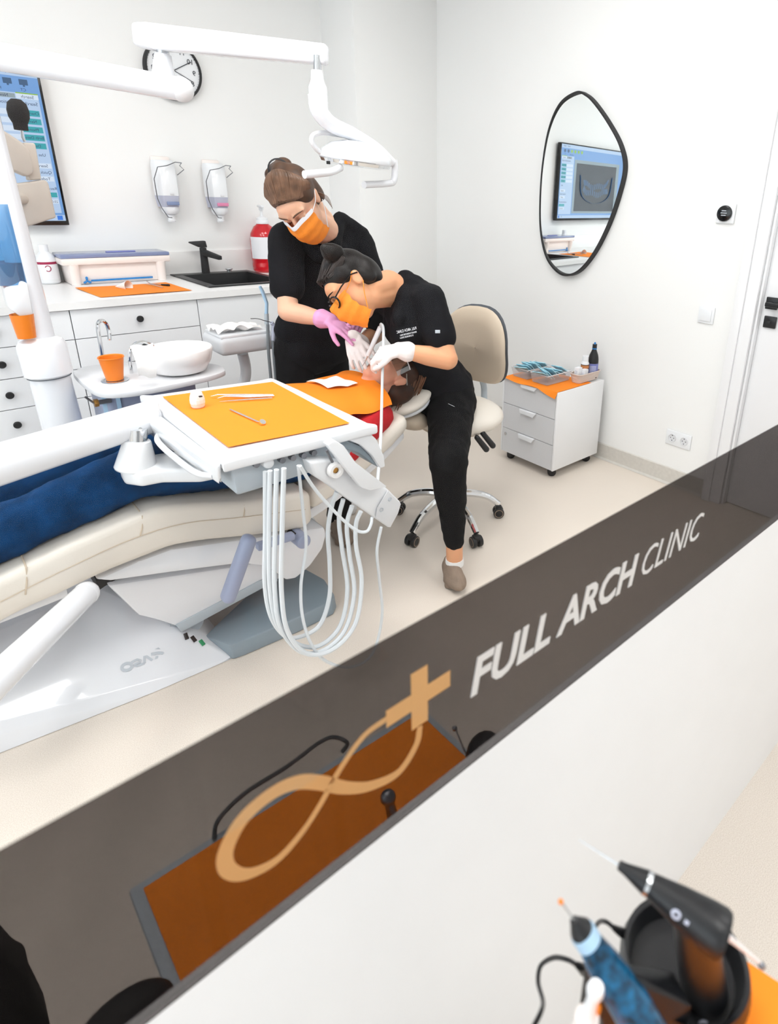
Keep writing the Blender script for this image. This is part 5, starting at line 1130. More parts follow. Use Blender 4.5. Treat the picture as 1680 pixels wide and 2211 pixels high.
build('lips', MB().ell(ph.p(0, 0.090, -0.056), (0.022, 0.007, 0.010), ph.M), 'lip', pt, 60)
for s_ in (-1, 1): blob('hand', hand_mb(hnN if s_ < 0 else pp(0.86, PCY+0.18, 0.63), (-1, -0.25*s_, -0.05), (0, 0, -1), s_, (20, 22, 24, 28)), 'skin_pink', pt, 0.0045, 2)
hr = MB(); ph.ell(hr, (0, -0.026, 0.044), (0.081, 0.092, 0.086)); ph.ell(hr, (0, -0.055, 0.0), (0.074, 0.060, 0.075)); ph.ell(hr, (0.064, 0.0, 0.045), (0.018, 0.045, 0.035)); ph.ell(hr, (-0.064, 0.0, 0.045), (0.018, 0.045, 0.035)); ph.ell(hr, (0, 0.02, 0.105), (0.05, 0.045, 0.022)); ph.ell(hr, (-0.05, -0.07, 0.0), (0.05, 0.05, 0.07)); ph.ell(hr, (0.05, -0.07, 0.0), (0.05, 0.05, 0.07))
hh = blob('hair', hr, 'hair_auburn', pt, 0.005, 12)
rnd = random.Random(3); st = MB()
for k in range(160):
    a = rnd.uniform(-1.5, 1.5); z0 = rnd.uniform(0.0, 0.125)
    st.tube(spline([ph.p(0.078*math.sin(a)*1.04, -0.02+0.02*math.cos(a*2), z0), ph.p(0.086*math.sin(a), -0.07, z0-0.03), ph.p(0.08*math.sin(a)+rnd.uniform(-.01, .01), -0.11-rnd.uniform(0, 0.035), z0-0.08)], 4), [0.0028, 0.003, 0.003, 0.003, 0.0028, 0.0025, 0.002, 0.0015, 0.0008], 5)
build('hair_strands', st, 'hair_auburn_light', hh, 70, kind='stuff')
# clear goggles
gg = build('goggles', MB().grid(lambda u_, v_: ph.p(math.sin((u_-0.5)*2.9)*0.083, 0.018+math.cos((u_-0.5)*2.9)*0.092, -0.012+0.062*v_), 24, 6, 0.0018), 'goggle_clear', pt, 70)
build('goggle_rim', MB().tube([ph.p(math.sin((u_-0.5)*2.9)*0.084, 0.018+math.cos((u_-0.5)*2.9)*0.093, 0.05) for u_ in [k/24 for k in range(25)]], 0.0022, 6), 'print_white', gg)
for q in (-1, 1): build('goggle_temple', MB().tube([ph.p(q*0.083, 0.02, 0.03), ph.p(q*0.084, -0.03, 0.02)], 0.0035, 6), 'goggle_clear', gg)
# clothes
tr = MB()
for h_, k_, a_ in ((hipN, kneeN, ankN), (hipF, kneeF, ankF)): tr.cap(h_, k_, 0.095, 0.080); tr.cap(k_, a_, 0.080, 0.068); tr.cap(a_, a_+(a_-k_).normalized()*0.04, 0.068, 0.066)
tr.cap(hipN, hipF, 0.095, 0.095); tr.cap(hipN+V((0.08, 0.03, 0.02)), hipF+V((0.08, -0.03, 0.02)), 0.09, 0.09)
je = blob('jeans', tr, 'denim', pt, 0.007, 16, wrinkle=0.014, wsize=0.055)
sm = MB()
for (k_, a_) in ((kneeN, ankN),): sm.tube([hipN+V((-0.1, -0.086, 0.0)), hipN.lerp(kneeN, 0.6)+V((0, -0.082, 0)), kneeN+V((0, -0.074, -0.005)), kneeN.lerp(ankN, 0.5)+V((0, -0.066, -0.01)), ankN+V((0, -0.06, -0.01))], 0.002, 5)
build('side_seam', sm, 'denim', je)
for a_, k_ in ((ankN, kneeN), (ankF, kneeF)):
    d_ = (a_-k_).normalized(); build('sock', MB().cap(a_+d_*0.04, a_+d_*0.13, 0.042, 0.038), 'black_matte', pt)
    q = a_+d_*0.15; mb = MB(); mb.ell(q+V((0, 0, 0.07)), (0.045, 0.045, 0.12), Matrix.Rotation(-0.2, 3, 'Y')); mb.ell(q+V((0.02, 0, -0.01)), (0.05, 0.04, 0.045)); blob('shoe', mb, 'black_matte', pt, 0.008, 3)
sr = MB(); sr.cap(pp(1.23, PCY-0.12, 0.69), pp(1.23, PCY+0.12, 0.69), 0.07, 0.07); sr.cap(pp(1.18, PCY-0.06, 0.67), pp(0.98, PCY-0.07, 0.63), 0.09, 0.10); sr.cap(pp(1.18, PCY+0.06, 0.67), pp(0.98, PCY+0.07, 0.63), 0.09, 0.10); sr.cap(pp(0.98, PCY-0.07, 0.62), pp(0.90, PCY-0.07, 0.60), 0.104, 0.102); sr.cap(pp(0.98, PCY+0.07, 0.62), pp(0.90, PCY+0.07, 0.60), 0.104, 0.102)
for s_, sh_ in ((-1, shN), (1, shF)): sr.cap(sh_, pp(1.02, PCY+s_*0.25, 0.62), 0.06, 0.05); sr.cap(pp(1.02, PCY+s_*0.25, 0.62), pp(0.93, PCY+s_*0.22, 0.615), 0.048, 0.04)
blob('red_top', sr, 'red_knit', pt, 0.007, 16, wrinkle=0.008, wsize=0.04)
# orange bib over the chest, separate sheet; napkin on it
A, B, D_, E_ = at(592, 822, Y=2.22), at(775, 812, Y=2.13), at(846, 908, Y=1.845), at(735, 985, Y=1.80)
def bibf(u_, v_):
    x = 0.93+0.345*u_+0.02*math.sin(v_*3); yy = -1+2*v_
    y = PCY+0.01+0.215*math.sin(yy*1.25)/math.sin(1.25)
    crest = 0.795+0.02*u_+0.008*math.sin(u_*6+yy*2)
    z = crest-0.075*abs(yy)**2.2-0.01*math.sin(u_*11+v_*5)*abs(yy)
    return V((x, y, z))
one('patient_bib', MB().grid(bibf, 26, 30, 0.001), 'orange_paper', 'orange paper bib draped over the patient chest', 'bib', smooth=70)
def napf(u_, v_):
    c_ = [(648, 800), (700, 806), (742, 838), (690, 838)]
    p = [at(x, y, Y=2.1) for x, y in c_]
    uu_ = 0.34+0.36*u_; vv_ = 0.60-0.24*v_-0.02*u_
    q = bibf(min(1, uu_+0.05*v_), vv_); return q+V((0, 0, 0.006+0.006*abs(math.sin(u_*5+v_*3))))
one('paper_napkin', MB().grid(napf, 12, 10, 0.001), 'white_paper', 'white paper napkin lying on the orange bib', 'napkin', smooth=70)
# ---------- dentist, seated at the patient's head --------------------------------------
dn_t = thing('person', (1.62, 1.95, 0.0), 'seated dentist in black scrubs, white gloves, glasses and orange mask', 'person')
dh = Head(at(764, 618, Y=1.98), (-0.74, 0.0, -0.66), (-0.45, 0.6, 0.6), 1.04)
hip = at(952, 850, Y=2.0); pel = V((1.66, 2.02, 0.655))
shc = at(878, 650, Y=1.985)
sN, sF = at(925, 652, Y=1.84), at(818, 640, Y=2.16)
eN, wN = at(966, 776, Y=1.72), at(862, 756, Y=1.82)
eF, wF = at(812, 720, Y=2.26), at(778, 742, Y=2.12)
nk = at(838, 615, Y=1.99)
sk = MB(); dh.skin(sk); sk.cap(dh.p(0, -0.035, -0.055), nk, 0.050, 0.055); sk.cap(dh.p(0, -0.01, -0.07), nk+V((-0.01, -0.01, -0.03)), 0.046, 0.055); sk.cap(nk, shc, 0.058, 0.08); sk.cap(shc, pel, 0.09, 0.10)
sk.cap(shc, sN, 0.055, 0.048); sk.cap(shc, sF, 0.055, 0.048)
for s0, e0_, w0_ in ((sN, eN, wN), (sF, eF, wF)): sk.cap(s0, e0_, 0.046, 0.040); sk.cap(e0_, e0_.lerp(w0_, 0.4), 0.041, 0.039); sk.cap(e0_.lerp(w0_, 0.4), w0_, 0.039, 0.024)
blob('body', sk, 'skin_warm', dn_t, 0.005, 6)
dh.face_lines(dn_t, 'hair_black')
mk = dh.mask(dn_t, edge_m='orange_mask', loop_m='orange_mask')
# hair with a bun
hr = MB(); dh.ell(hr, (0, -0.019, 0.049), (0.081, 0.094, 0.084)); dh.ell(hr, (0, -0.055, 0.005), (0.075, 0.064, 0.08))
for q in (-1, 1): dh.ell(hr, (q*0.066, -0.012, 0.045), (0.018, 0.045, 0.045)); dh.ell(hr, (q*0.063, -0.045, -0.01), (0.016, 0.03, 0.045))
bun = dh.p(0, -0.085, 0.125)
mb_ = at(716, 545, Y=1.99); hr.cap(dh.p(0, -0.06, 0.10), mb_, 0.03, 0.022); hr.ell(mb_, (0.038, 0.036, 0.034)); hr.ell(at(703, 536, Y=1.99), (0.022, 0.022, 0.02)); hr.ell(at(731, 541, Y=1.98), (0.02, 0.022, 0.02))
hh = blob('hair', hr, 'hair_black', dn_t, 0.005, 24)
rnd = random.Random(8); st = MB()
for k in range(300):
    a = rnd.uniform(-1.6, 1.6); z0 = rnd.uniform(0.0, 0.11)
    p0 = dh.p(0.068*math.sin(a), 0.068*math.cos(a)*0.9+0.01, 0.095-0.02*abs(a)+rnd.uniform(-.01, .01)); p1 = dh.p(0.089*math.sin(a*0.98), -0.03, 0.139-0.07*abs(math.sin(a))**2+rnd.uniform(-.004, .004))
    st.tube(spline([p0, p1, mb_.lerp(dh.p(0, -0.06, 0.10), 0.7)], 5), 0.0028, 5)
build('hair_strands', st, 'hair_black_light', hh, 70, kind='stuff')
build('hair_tie', MB().lathe([(0.026, -0.006), (0.031, 0), (0.026, 0.006)], mb_.lerp(dh.p(0, -0.06, 0.10), 0.5), mb_-dh.p(0, -0.06, 0.10), 18), 'black_matte', hh)
# glasses
gl_ = MB()
for q in (-1, 1):
    gl_.tube([dh.p(q*0.034+0.027*math.cos(a), 0.101-0.010*abs(math.cos(a)) if math.cos(a)*q > 0 else 0.103, 0.006+0.020*math.sin(a)) for a in [k*math.pi/9 for k in range(18)]], 0.0034, 6, closed=True)
    gl_.tube([dh.p(q*0.061, 0.09, 0.012), dh.p(q*0.080, 0.055, 0.016), dh.p(q*0.083, 0.0, 0.018), dh.p(q*0.081, -0.022, 0.006)], 0.0042, 6, flat=(1, 0.7))
gl_.tube([dh.p(-0.008, 0.104, 0.012), dh.p(0.008, 0.104, 0.012)], 0.003, 6)
go = build('glasses', gl_, 'black_gloss', dn_t, 60)
for q in (-1, 1): build('lens', MB().add([dh.p(q*0.034+0.026*math.cos(a), 0.1005, 0.006+0.019*math.sin(a)) for a in [k*math.pi/9 for k in range(18)]], [tuple(range(18))]), 'goggle_clear', go, None)
build('earring', MB().ell(dh.p(-0.079, -0.004, -0.034), 0.003), 'steel', dn_t); build('earring', MB().ell(dh.p(0.079, -0.004, -0.034), 0.003), 'steel', dn_t)
# scrub top
tp_ = MB(); wst = pel.lerp(shc, 0.30)
tp_.cap(shc+V((0.02, 0.0, -0.02)), wst, 0.118, 0.125); tp_.cap(wst, pel+V((0.03, 0.0, 0.02)), 0.128, 0.145); tp_.ell(shc.lerp(wst, 0.35), (0.125, 0.155, 0.12)); tp_.cap(pel+V((0, -0.05, 0.03)), pel+V((0, 0.05, 0.03)), 0.13, 0.13)
tp_.cap(shc+V((0.01, 0, 0)), sN, 0.085, 0.072); tp_.cap(shc+V((0.01, 0, 0)), sF, 0.085, 0.07); tp_.cap(nk+V((0.045, 0.0, -0.028)), shc, 0.055, 0.1)
tp_.cap(at(872, 598, Y=2.0), at(860, 690, Y=1.87), 0.026, 0.03); tp_.cap(at(876, 604, Y=1.98), at(915, 640, Y=1.88), 0.04, 0.06); tp_.cap(at(884, 650, Y=1.92), at(880, 720, Y=1.88), 0.07, 0.07)
slN = sN.lerp(eN, 0.60); slF = sF.lerp(eF, 0.6)
tp_.cap(sN, slN, 0.070, 0.066); tp_.cap(sF, slF, 0.068, 0.064)
so_ = blob('scrub_top', tp_, 'scrubs_black', dn_t, 0.007, 16, wrinkle=0.012, wsize=0.06)
# v-neck opening: a skin insert at the throat
vn = [at(838, 622, Y=1.90), at(862, 600, Y=1.93), at(842, 680, Y=1.865), at(826, 650, Y=1.90)]
sN_n = (eN-sN).normalized(); q = slN; cam_side = V((-0.45, -0.75, 0.2)).normalized()
build('sleeve_tag', MB().box(at(945, 716, Y=1.70), (0.018, 0.004, 0.012), cam_side.to_track_quat('Y', 'Z').to_matrix(), 0.001), 'print_grey', so_)
cp = at(868, 721, Y=1.80); xd = -R2; 
for k_, (s_txt, sz, ox) in enumerate((('FULL ARCH CLINIC', 0.0145, 0.0), ('SPECIALISTI IN REABILITARE ORALA', 0.0085, 0.0), ('SI CHIRURGIE ORALA', 0.0085, 0.012))):
    text(s_txt, sz, 'print_white', so_, at(900, 709, Y=1.785)+D2*(0.0125*k_+0.003)-R2*ox, (-R2+D2*0.22), -D2-R2*0.22, fit=0.075-0.012*k_, name='chest_print', depth=0.0004)
# trousers
tr = MB(); hN, hF = pel+V((0.0, -0.095, -0.01)), pel+V((-0.02, 0.095, -0.02))
kN = at(968, 985, Z=0.50); kN = at(968, 1000, Y=1.66); aN = at(981, 1165, Y=1.60)
kF = V((1.28, 2.16, 0.50)); aF = at(728, 1110, Y=2.24)
tr.cap(pel, hN, 0.14, 0.115); tr.cap(pel, hF, 0.14, 0.115); tr.cap(hN, kN, 0.108, 0.078); tr.cap(kN, kN.lerp(aN, 0.4), 0.074, 0.064); tr.cap(kN.lerp(aN, 0.4), aN, 0.064, 0.043)
tr.cap(hF, kF, 0.105, 0.078); tr.cap(kF, kF.lerp(aF, 0.4), 0.074, 0.066); tr.cap(kF.lerp(aF, 0.4), aF, 0.066, 0.05)
to_ = blob('trousers', tr, 'trouser_black', dn_t, 0.007, 16, wrinkle=0.014, wsize=0.05)
build('pocket_zip', MB().tube([at(968, 872, Y=1.80), at(985, 880, Y=1.79)], 0.0014, 5), 'steel', to_)
fN = at(983, 1195, Y=1.585); hlN = V((fN.x+0.01, fN.y+0.045, 0.0)); toeN = at(986, 1272, Z=0.0); toeN.z = 0
shoe(dn_t, hlN, toeN)
build('ankle', MB().cap(aN, V((hlN.x, hlN.y-0.03, 0.09)), 0.034, 0.034), 'skin_warm', dn_t); build('sock', MB().cyl(V((hlN.x, hlN.y-0.03, 0.085)), V((hlN.x, hlN.y-0.03, 0.112)), 0.038, 0.037), 'sock_white', dn_t)
tF = at(750, 1180, Z=0); tF.z = 0; hlF = V((aF.x+0.0, aF.y+0.02, 0))
if (tF-hlF).length > 0.27: tF = hlF+(tF-hlF).normalized()*0.27
shoe(dn_t, hlF, tF)
build('ankle', MB().cap(aF, V((hlF.x, hlF.y-0.02, 0.085)), 0.034, 0.034), 'skin_warm', dn_t)
# white gloves: near hand holds the handpiece, far hand spreads the lip
hnd = at(805, 768, Y=1.90)
blob('glove', hand_mb(wN, hnd-wN, V((0.25, 0.35, -0.9)), 1, (38, 44, 48, 52), k=1.0, cuff=wN.lerp(eN, 0.16), thumb=(0.8, 0.45, 0.35), tc=18), 'glove_white', dn_t, 0.0036, 4)
tgt = at(768, 790, Y=2.03)
blob('glove', hand_mb(at(762, 728, Y=2.10), at(778, 790, Y=2.0)-at(762, 728, Y=2.10), V((0.6, 0.5, -0.3)), 1, (14, 18, 22, 26), k=0.98, cuff=wF, thumb=(0.8, 0.6, 0.1), spread=0.12, tc=12), 'glove_white', dn_t, 0.0036, 4)
# handpiece and its hose
h0, h1 = at(822, 706, Y=1.92), at(794, 768, Y=1.97)
hp_ = thing('dental_handpiece', h0, 'white ultrasonic handpiece held in the dentist right glove', 'instrument')
build('shaft', MB().cyl(h0, h1, 0.010, 0.0085, 16, rnd=0.003), 'white_plastic', hp_)
build('tip', MB().tube([h1, h1+(h1-h0).normalized()*0.03, h1+(h1-h0).normalized()*0.045+V((-0.006, 0, -0.004))], [0.004, 0.002, 0.001], 8), 'steel', hp_)
build('hose', MB().tube(spline([h0, at(823, 700, Y=1.915), at(828, 716, Y=1.90), at(826, 800, Y=1.86), at(824, 880, Y=1.80), at(822, 945, Y=1.60), at(815, 1040, Y=1.45), at(804, 1118, Y=1.36)], 8), 0.0055, 8), 'hose_grey', hp_)
# ---------- assistant, standing behind the patient --------------------------------------
an_t = thing('person', (1.30, 2.52, 0.0), 'standing assistant in black scrubs, pink gloves and orange mask', 'person')
AYY = 2.50
ahd = Head(at(645, 438, Y=2.33), (-0.44, -0.50, -0.72), (-0.22, 0.20, 1.0), 1.08)
sL, sR = at(616, 515, Y=2.50), at(776, 524, Y=2.53)
shc = (sL+sR)/2+V((0, 0.02, 0.01)); nk = at(694, 478, Y=2.46)
eL, wL = at(622, 672, Y=2.36), at(712, 692, Y=2.20)
eR, wR = at(812, 640, Y=2.46), at(768, 672, Y=2.22)
pel = at(680, 800, Y=2.54); pel.z = 0.88
sk = MB(); ahd.skin(sk); sk.cap(ahd.p(0, -0.04, -0.055), nk, 0.048, 0.054); sk.cap(ahd.p(0, 0.0, -0.07), nk+V((0, -0.03, -0.03)), 0.044, 0.055); sk.cap(nk, shc+V((0, 0, -0.05)), 0.056, 0.08); sk.cap(shc+V((0, 0, -0.05)), pel, 0.09, 0.09); sk.cap(shc, sL, 0.05, 0.045); sk.cap(shc, sR, 0.05, 0.045)
for s0, e0_, w0_ in ((sL, eL, wL), (sR, eR, wR)): sk.cap(s0, e0_, 0.046, 0.041); sk.cap(e0_, e0_.lerp(w0_, 0.4), 0.042, 0.039); sk.cap(e0_.lerp(w0_, 0.4), w0_, 0.039, 0.024)
blob('body', sk, 'skin', an_t, 0.005, 6)
ahd.face_lines(an_t, 'brow')
ahd.mask(an_t)
hr = MB(); ahd.ell(hr, (0, -0.019, 0.049), (0.082, 0.094, 0.084)); ahd.ell(hr, (0, -0.05, 0.005), (0.077, 0.066, 0.085))
for q in (-1, 1): ahd.ell(hr, (q*0.068, -0.008, 0.048), (0.017, 0.045, 0.045)); ahd.ell(hr, (q*0.064, -0.045, -0.01), (0.016, 0.03, 0.05))
b0_ = at(600, 366, Y=2.40); hr.cap(ahd.p(0, -0.05, 0.105), b0_, 0.038, 0.03); hr.ell(b0_, (0.036, 0.038, 0.03)); hr.ell(at(612, 354, Y=2.40), (0.034, 0.036, 0.026)); hr.ell(at(588, 378, Y=2.41), (0.03, 0.035, 0.03))
hh = blob('hair', hr, 'hair_brown', an_t, 0.005, 24)
rnd = random.Random(5); st = MB(); root = ahd.p(0, -0.05, 0.118)
for k in range(340):
    a = rnd.uniform(-1.65, 1.65)
    p0 = ahd.p(0.071*math.sin(a), 0.070*math.cos(a)*0.95+0.008, 0.092-0.03*abs(a)+rnd.uniform(-.006, .006)); p1 = ahd.p(0.090*math.sin(a*0.98), -0.005, 0.142-0.07*abs(math.sin(a))**2+rnd.uniform(-.003, .003))
    st.tube(spline([p0, p1, root.lerp(b0_, 0.3)], 5), 0.003, 5)
for k in range(5): st.tube(spline([ahd.p(-0.07, -0.03, 0.0), ahd.p(-0.085-0.004*k, -0.02, -0.03), ahd.p(-0.08-0.006*k, -0.03+0.01*k, -0.06)], 5), 0.0009, 4)
build('hair_strands', st, 'hair_brown_light', hh, 70, kind='stuff')
build('hair_tie', MB().lathe([(0.034, -0.007), (0.04, 0), (0.034, 0.007)], root.lerp(b0_, 0.55), b0_-root, 20), 'black_matte', hh)
tp_ = MB(); ch_ = shc+V((0, -0.005, -0.12)); wst = shc.lerp(pel, 0.62)
tp_.cap(shc+V((-0.09, 0, -0.03)), shc+V((0.09, 0, -0.03)), 0.078, 0.078); tp_.ell(ch_, (0.185, 0.125, 0.15)); tp_.ell(wst, (0.165, 0.12, 0.19)); tp_.ell(pel+V((0, 0, 0.03)), (0.175, 0.125, 0.14)); tp_.cap(pel+V((-0.05, 0, -0.06)), pel+V((0.05, 0, -0.06)), 0.125, 0.125)
slL, slR = sL.lerp(eL, 0.66), sR.lerp(eR, 0.62)
tp_.cap(shc+V((-0.08, 0, 0)), sL, 0.072, 0.066); tp_.cap(shc+V((0.08, 0, 0)), sR, 0.072, 0.066); tp_.cap(sL, slL, 0.070, 0.074); tp_.cap(sR, slR, 0.068, 0.07); tp_.cap(nk+V((0, 0.05, -0.03)), shc, 0.05, 0.08); tp_.cap(at(733, 470, Y=2.50), at(722, 530, Y=2.41), 0.028, 0.03); tp_.cap(at(738, 476, Y=2.50), at(775, 512, Y=2.52), 0.035, 0.055); tp_.cap(at(640, 500, Y=2.5), at(690, 555, Y=2.40), 0.03, 0.03)
blob('scrub_top', tp_, 'scrubs_black', an_t, 0.007, 16, wrinkle=0.014, wsize=0.07)
tr = MB(); hL, hR = pel+V((-0.085, 0, -0.06)), pel+V((0.085, 0, -0.06)); fl_, fr_ = V((1.16, 2.52, 0.1)), V((1.40, 2.56, 0.1))
for h_, f_ in ((hL, fl_), (hR, fr_)): k_ = h_.lerp(f_, 0.5)+V((0, -0.02, 0)); tr.cap(pel, h_, 0.12, 0.10); tr.cap(h_, k_, 0.095, 0.07); tr.cap(k_, f_, 0.068, 0.05)
blob('trousers', tr, 'trouser_black', an_t, 0.007, 16, wrinkle=0.012, wsize=0.06)
for f_ in (fl_, fr_): shoe(an_t, V((f_.x, f_.y+0.04, 0)), V((f_.x-0.01, f_.y-0.2, 0)), m='sock_white')
fin_ = at(784, 752, Y=2.03)
blob('glove', hand_mb(wL, at(758, 722, Y=2.10)-wL, V((-0.1, 0.5, -0.9)), -1, (6, 8, 40, 48), k=1.02, cuff=wL.lerp(eL, 0.18), thumb=(0.75, 0.5, 0.45), spread=0.05, tc=15), 'glove_pink', an_t, 0.0036, 4)
blob('glove', hand_mb(wR, at(770, 715, Y=2.12)-wR, V((-0.6, -0.1, -0.6)), -1, (30, 34, 38, 42), k=0.98, cuff=wR.lerp(eR, 0.2), tc=20), 'glove_pink', an_t, 0.0036, 4)
# ---------------------------------------------------------------- reflection of the near cart, built as a second cart behind the band
CZ2 = 0.62
c_ = poly_px([(310, 1920), (905, 1540), (1015, 1645)], Z=CZ2)
A_, B_, D3 = c_; sd = (D3-B_); sd = sd.normalized()
E3 = A_+sd*0.30; D3 = B_+sd*0.30
t = thing('reflected_cart', ((A_.x+B_.x)/2, (A_.y+B_.y)/2-0.1, 0), 'reflected grey tool cart with wire rail, built behind the tinted band', 'cart')
ex = (B_-A_).normalized(); 
o_ = A_-ex*0.015-sd*0.015; L_ = (B_-A_).length+0.03; W_ = 0.33
q = [o_, o_+ex*L_, o_+ex*L_+sd*W_, o_+sd*W_]
ymin = YP+0.03
q = [V((p.x, max(p.y, ymin), CZ2-0.002)) for p in q]
build('top_tray', MB().prism(q, (0, 0, -0.02), 0.004), 'under_grey', t)
for p in q:
    cx = sum((r.x for r in q))/4; cy_ = sum((r.y for r in q))/4; x_, y_ = p.x+(cx-p.x)*0.12, p.y+(cy_-p.y)*0.12
    lg = build('leg', MB().cyl((x_, y_, 0.05), (x_, y_, CZ2-0.02), 0.011), 'dark_steel', t)
    build('castor', MB().cyl((x_-0.01, y_, 0.026), (x_+0.01, y_, 0.026), 0.025, n=18), 'black_plastic', lg)
build('lower_shelf', MB().prism([V((p.x, p.y, 0.3)) for p in q], (0, 0, -0.015), 0.003), 'under_grey', t)
r0, r1 = at(470, 1790, Z=CZ2), at(480, 1765, Z=CZ2+0.01)
build('rail', MB().tube(spline([at(462, 1812, Z=CZ2), at(472, 1770, Z=CZ2+0.015), at(530, 1712, Z=CZ2+0.02), at(620, 1655, Z=CZ2+0.02), at(690, 1603, Z=CZ2+0.02), at(722, 1592, Z=CZ2+0.02), at(750, 1604, Z=CZ2+0.01), at(738, 1625, Z=CZ2)], 6), 0.0035, 8), 'rail_dark', t)
cs = [V((p.x, max(p.y, ymin+0.005), CZ2)) for p in (A_, B_, D3, E3)]
sheet('paper_mat', cs, 'reflected orange paper mat on the cart built behind the tinted band', z=0.0005, wob=0.0006, seed=5)
k0 = at(838, 1722, Z=CZ2+0.09); k1 = V((k0.x+0.004, max(k0.y-0.02, ymin+0.02), CZ2+0.004))
t = thing('reflected_tool', k1, 'reflected small upright knobbed tool on the orange mat behind the tinted band', 'instrument')
build('stem', MB().cyl(k1, k0, 0.012, 0.006, 14), 'dark_steel', t); build('knob', MB().ell(k0, 0.011), 'dark_steel', t)
b0 = at(1045, 1625, Z=CZ2+0.05); b0.y = max(b0.y, ymin+0.03)
t = thing('reflected_device', b0, 'reflected black rounded device end on the cart behind the tinted band', 'device')
build('shell', MB().ell(b0, (0.04, 0.028, 0.022), Matrix.Rotation(0.5, 3, 'Z')), 'black_plastic', t)
build('needle', MB().tube([b0+V((-0.03, 0.01, 0.01)), at(985, 1578, Z=CZ2+0.08)], 0.0018, 6), 'steel', t)
build('needle_tip', MB().ell(at(982, 1573, Z=CZ2+0.082), 0.0045), 'dark_steel', t)
build('device_foot', MB().cyl((b0.x, b0.y, CZ2), (b0.x, b0.y, b0.z), 0.02, 0.02), 'black_plastic', t)
# reflection of a dark figure, lower left, shaped as a stool behind the band
s0 = at(30, 2150, Y=0.75)
t = thing('dark_figure', (s0.x-0.05, 0.75, 0), 'reflection of a dark figure shaped as a padded stool, lower left behind the tinted band', 'stool')
build('backrest', MB().prism([at(-60, 2040, Y=0.78), at(0, 2050, Y=0.78), at(45, 2100, Y=0.78), at(70, 2110, Y=0.78), at(70, 2135, Y=0.78), at(110, 2215, Y=0.78), at(120, 2300, Y=0.78), at(-80, 2300, Y=0.78)], (0, 0.06, 0), 0.01, 3), 'foam_black', t)
sc_ = at(268, 2222, Y=0.50)
build('seat', MB().ell(sc_, (0.05, 0.03, 0.034), None, 24, 12), 'black_matte', t)
build('post', MB().cyl((sc_.x, sc_.y, 0.03), (sc_.x, sc_.y, sc_.z), 0.018), 'black_plastic', t)
build('back_bar', MB().tube([(sc_.x, sc_.y, sc_.z-0.1), (sc_.x-0.06, 0.6, sc_.z-0.12), at(40, 2290, Y=0.80)], 0.012, 8), 'black_plastic', t)
build('foot', MB().cyl((sc_.x-0.1, 0.65, 0.001), (sc_.x-0.1, 0.65, 0.03), 0.2, 0.18, 32), 'black_plastic', t)
# ---------------------------------------------------------------- cart on the camera side with cordless tools
FZ = 0.90
m0 = poly_px([(1430, 1960), (1720, 2150), (1640, 2330), (1250, 2120)], Z=FZ)
tc = (m0[0]+m0[1]+m0[2]+m0[3])/4
t = thing('side_cart', (tc.x, tc.y, 0), 'white side cart at the lower right holding black cordless tools', 'cart')
dx = (m0[1]-m0[0]).normalized(); dy = V((dx.y, -dx.x, 0)); 
if dy.dot(m0[2]-m0[1]) < 0: dy = -dy
# tray kept clear of the partition
cor = [m0[0], m0[0]+dx*0.34, m0[0]+dx*0.34+dy*0.30, m0[0]+dy*0.30]
cor = [V((p.x, min(p.y, YP-0.02), FZ)) for p in cor]
build('tray', MB().prism([V((p.x, p.y, FZ-0.002)) for p in cor], (0, 0, -0.02), 0.004), 'light_grey_plastic', t)
for p in cor:
    x_, y_ = p.x+(tc.x-p.x)*0.15, p.y+(tc.y-p.y)*0.15
    lg = build('leg', MB().cyl((x_, y_, 0.05), (x_, y_, FZ-0.02), 0.011), 'chrome', t); build('castor', MB().cyl((x_-0.01, y_, 0.026), (x_+0.01, y_, 0.026), 0.025, n=18), 'black_plastic', lg)
sheet('paper_mat', [p-dx*0.0 for p in cor], 'orange paper mat on the side cart at the lower right', z=0.001, wob=0.0006, seed=7)
# black charging base: tilted oval dish with rim
bc_ = at(1475, 2090, Z=FZ+0.03); ax1 = (at(1560, 2180, Z=FZ+0.03)-at(1390, 2010, Z=FZ+0.03)).normalized(); ax2 = V((0, 0, 1)).cross(ax1)
M3 = Matrix((ax1, ax2, V((0, 0, 1)))).transposed()
a_l = (at(1590, 2200, Z=FZ+0.03)-at(1352, 1985, Z=FZ+0.03)).length/2; b_l = 0.046
t = thing('charging_base', (bc_.x, bc_.y, FZ+0.003), 'black oval charging dish at the lower right under the black cordless tool', 'charger')
def oval(s, z, sh_=0.0): return [V((bc_.x, bc_.y, FZ+0.003+z))+M3 @ V((a_l*s*math.cos(2*math.pi*k/40), (b_l+a_l*(s-1)*0.6)*math.sin(2*math.pi*k/40), 0.012*math.cos(2*math.pi*k/40)*sh_)) for k in range(40)]
rg = [oval(0.98, 0.0), oval(1.04, 0.012), oval(1.06, 0.03, 0.3), oval(1.0, 0.042, 0.3), oval(0.92, 0.04, 0.3), oval(0.82, 0.022, 0.1)]
mb = MB().add(*loop_strip(rg)); mb.add(rg[-1], [tuple(range(40))]); mb.add(rg[0], [tuple(reversed(range(40)))])
dish = build('dish', mb, 'black_plastic', t, 40)
mk_ = at(1512, 2196, Z=FZ+0.022)-fw*0.006
build('maker_mark', MB().lathe([(0.002, 0), (0.0042, 0.0003), (0.002, 0.0006)], mk_, -fw, 14).box(mk_+R2*0.013+D2*0.003, (0.014, 0.0006, 0.004), Matrix((R2*0.97+D2*0.24, -fw, -D2*0.97+R2*0.24)).transposed()), 'label_grey', dish)
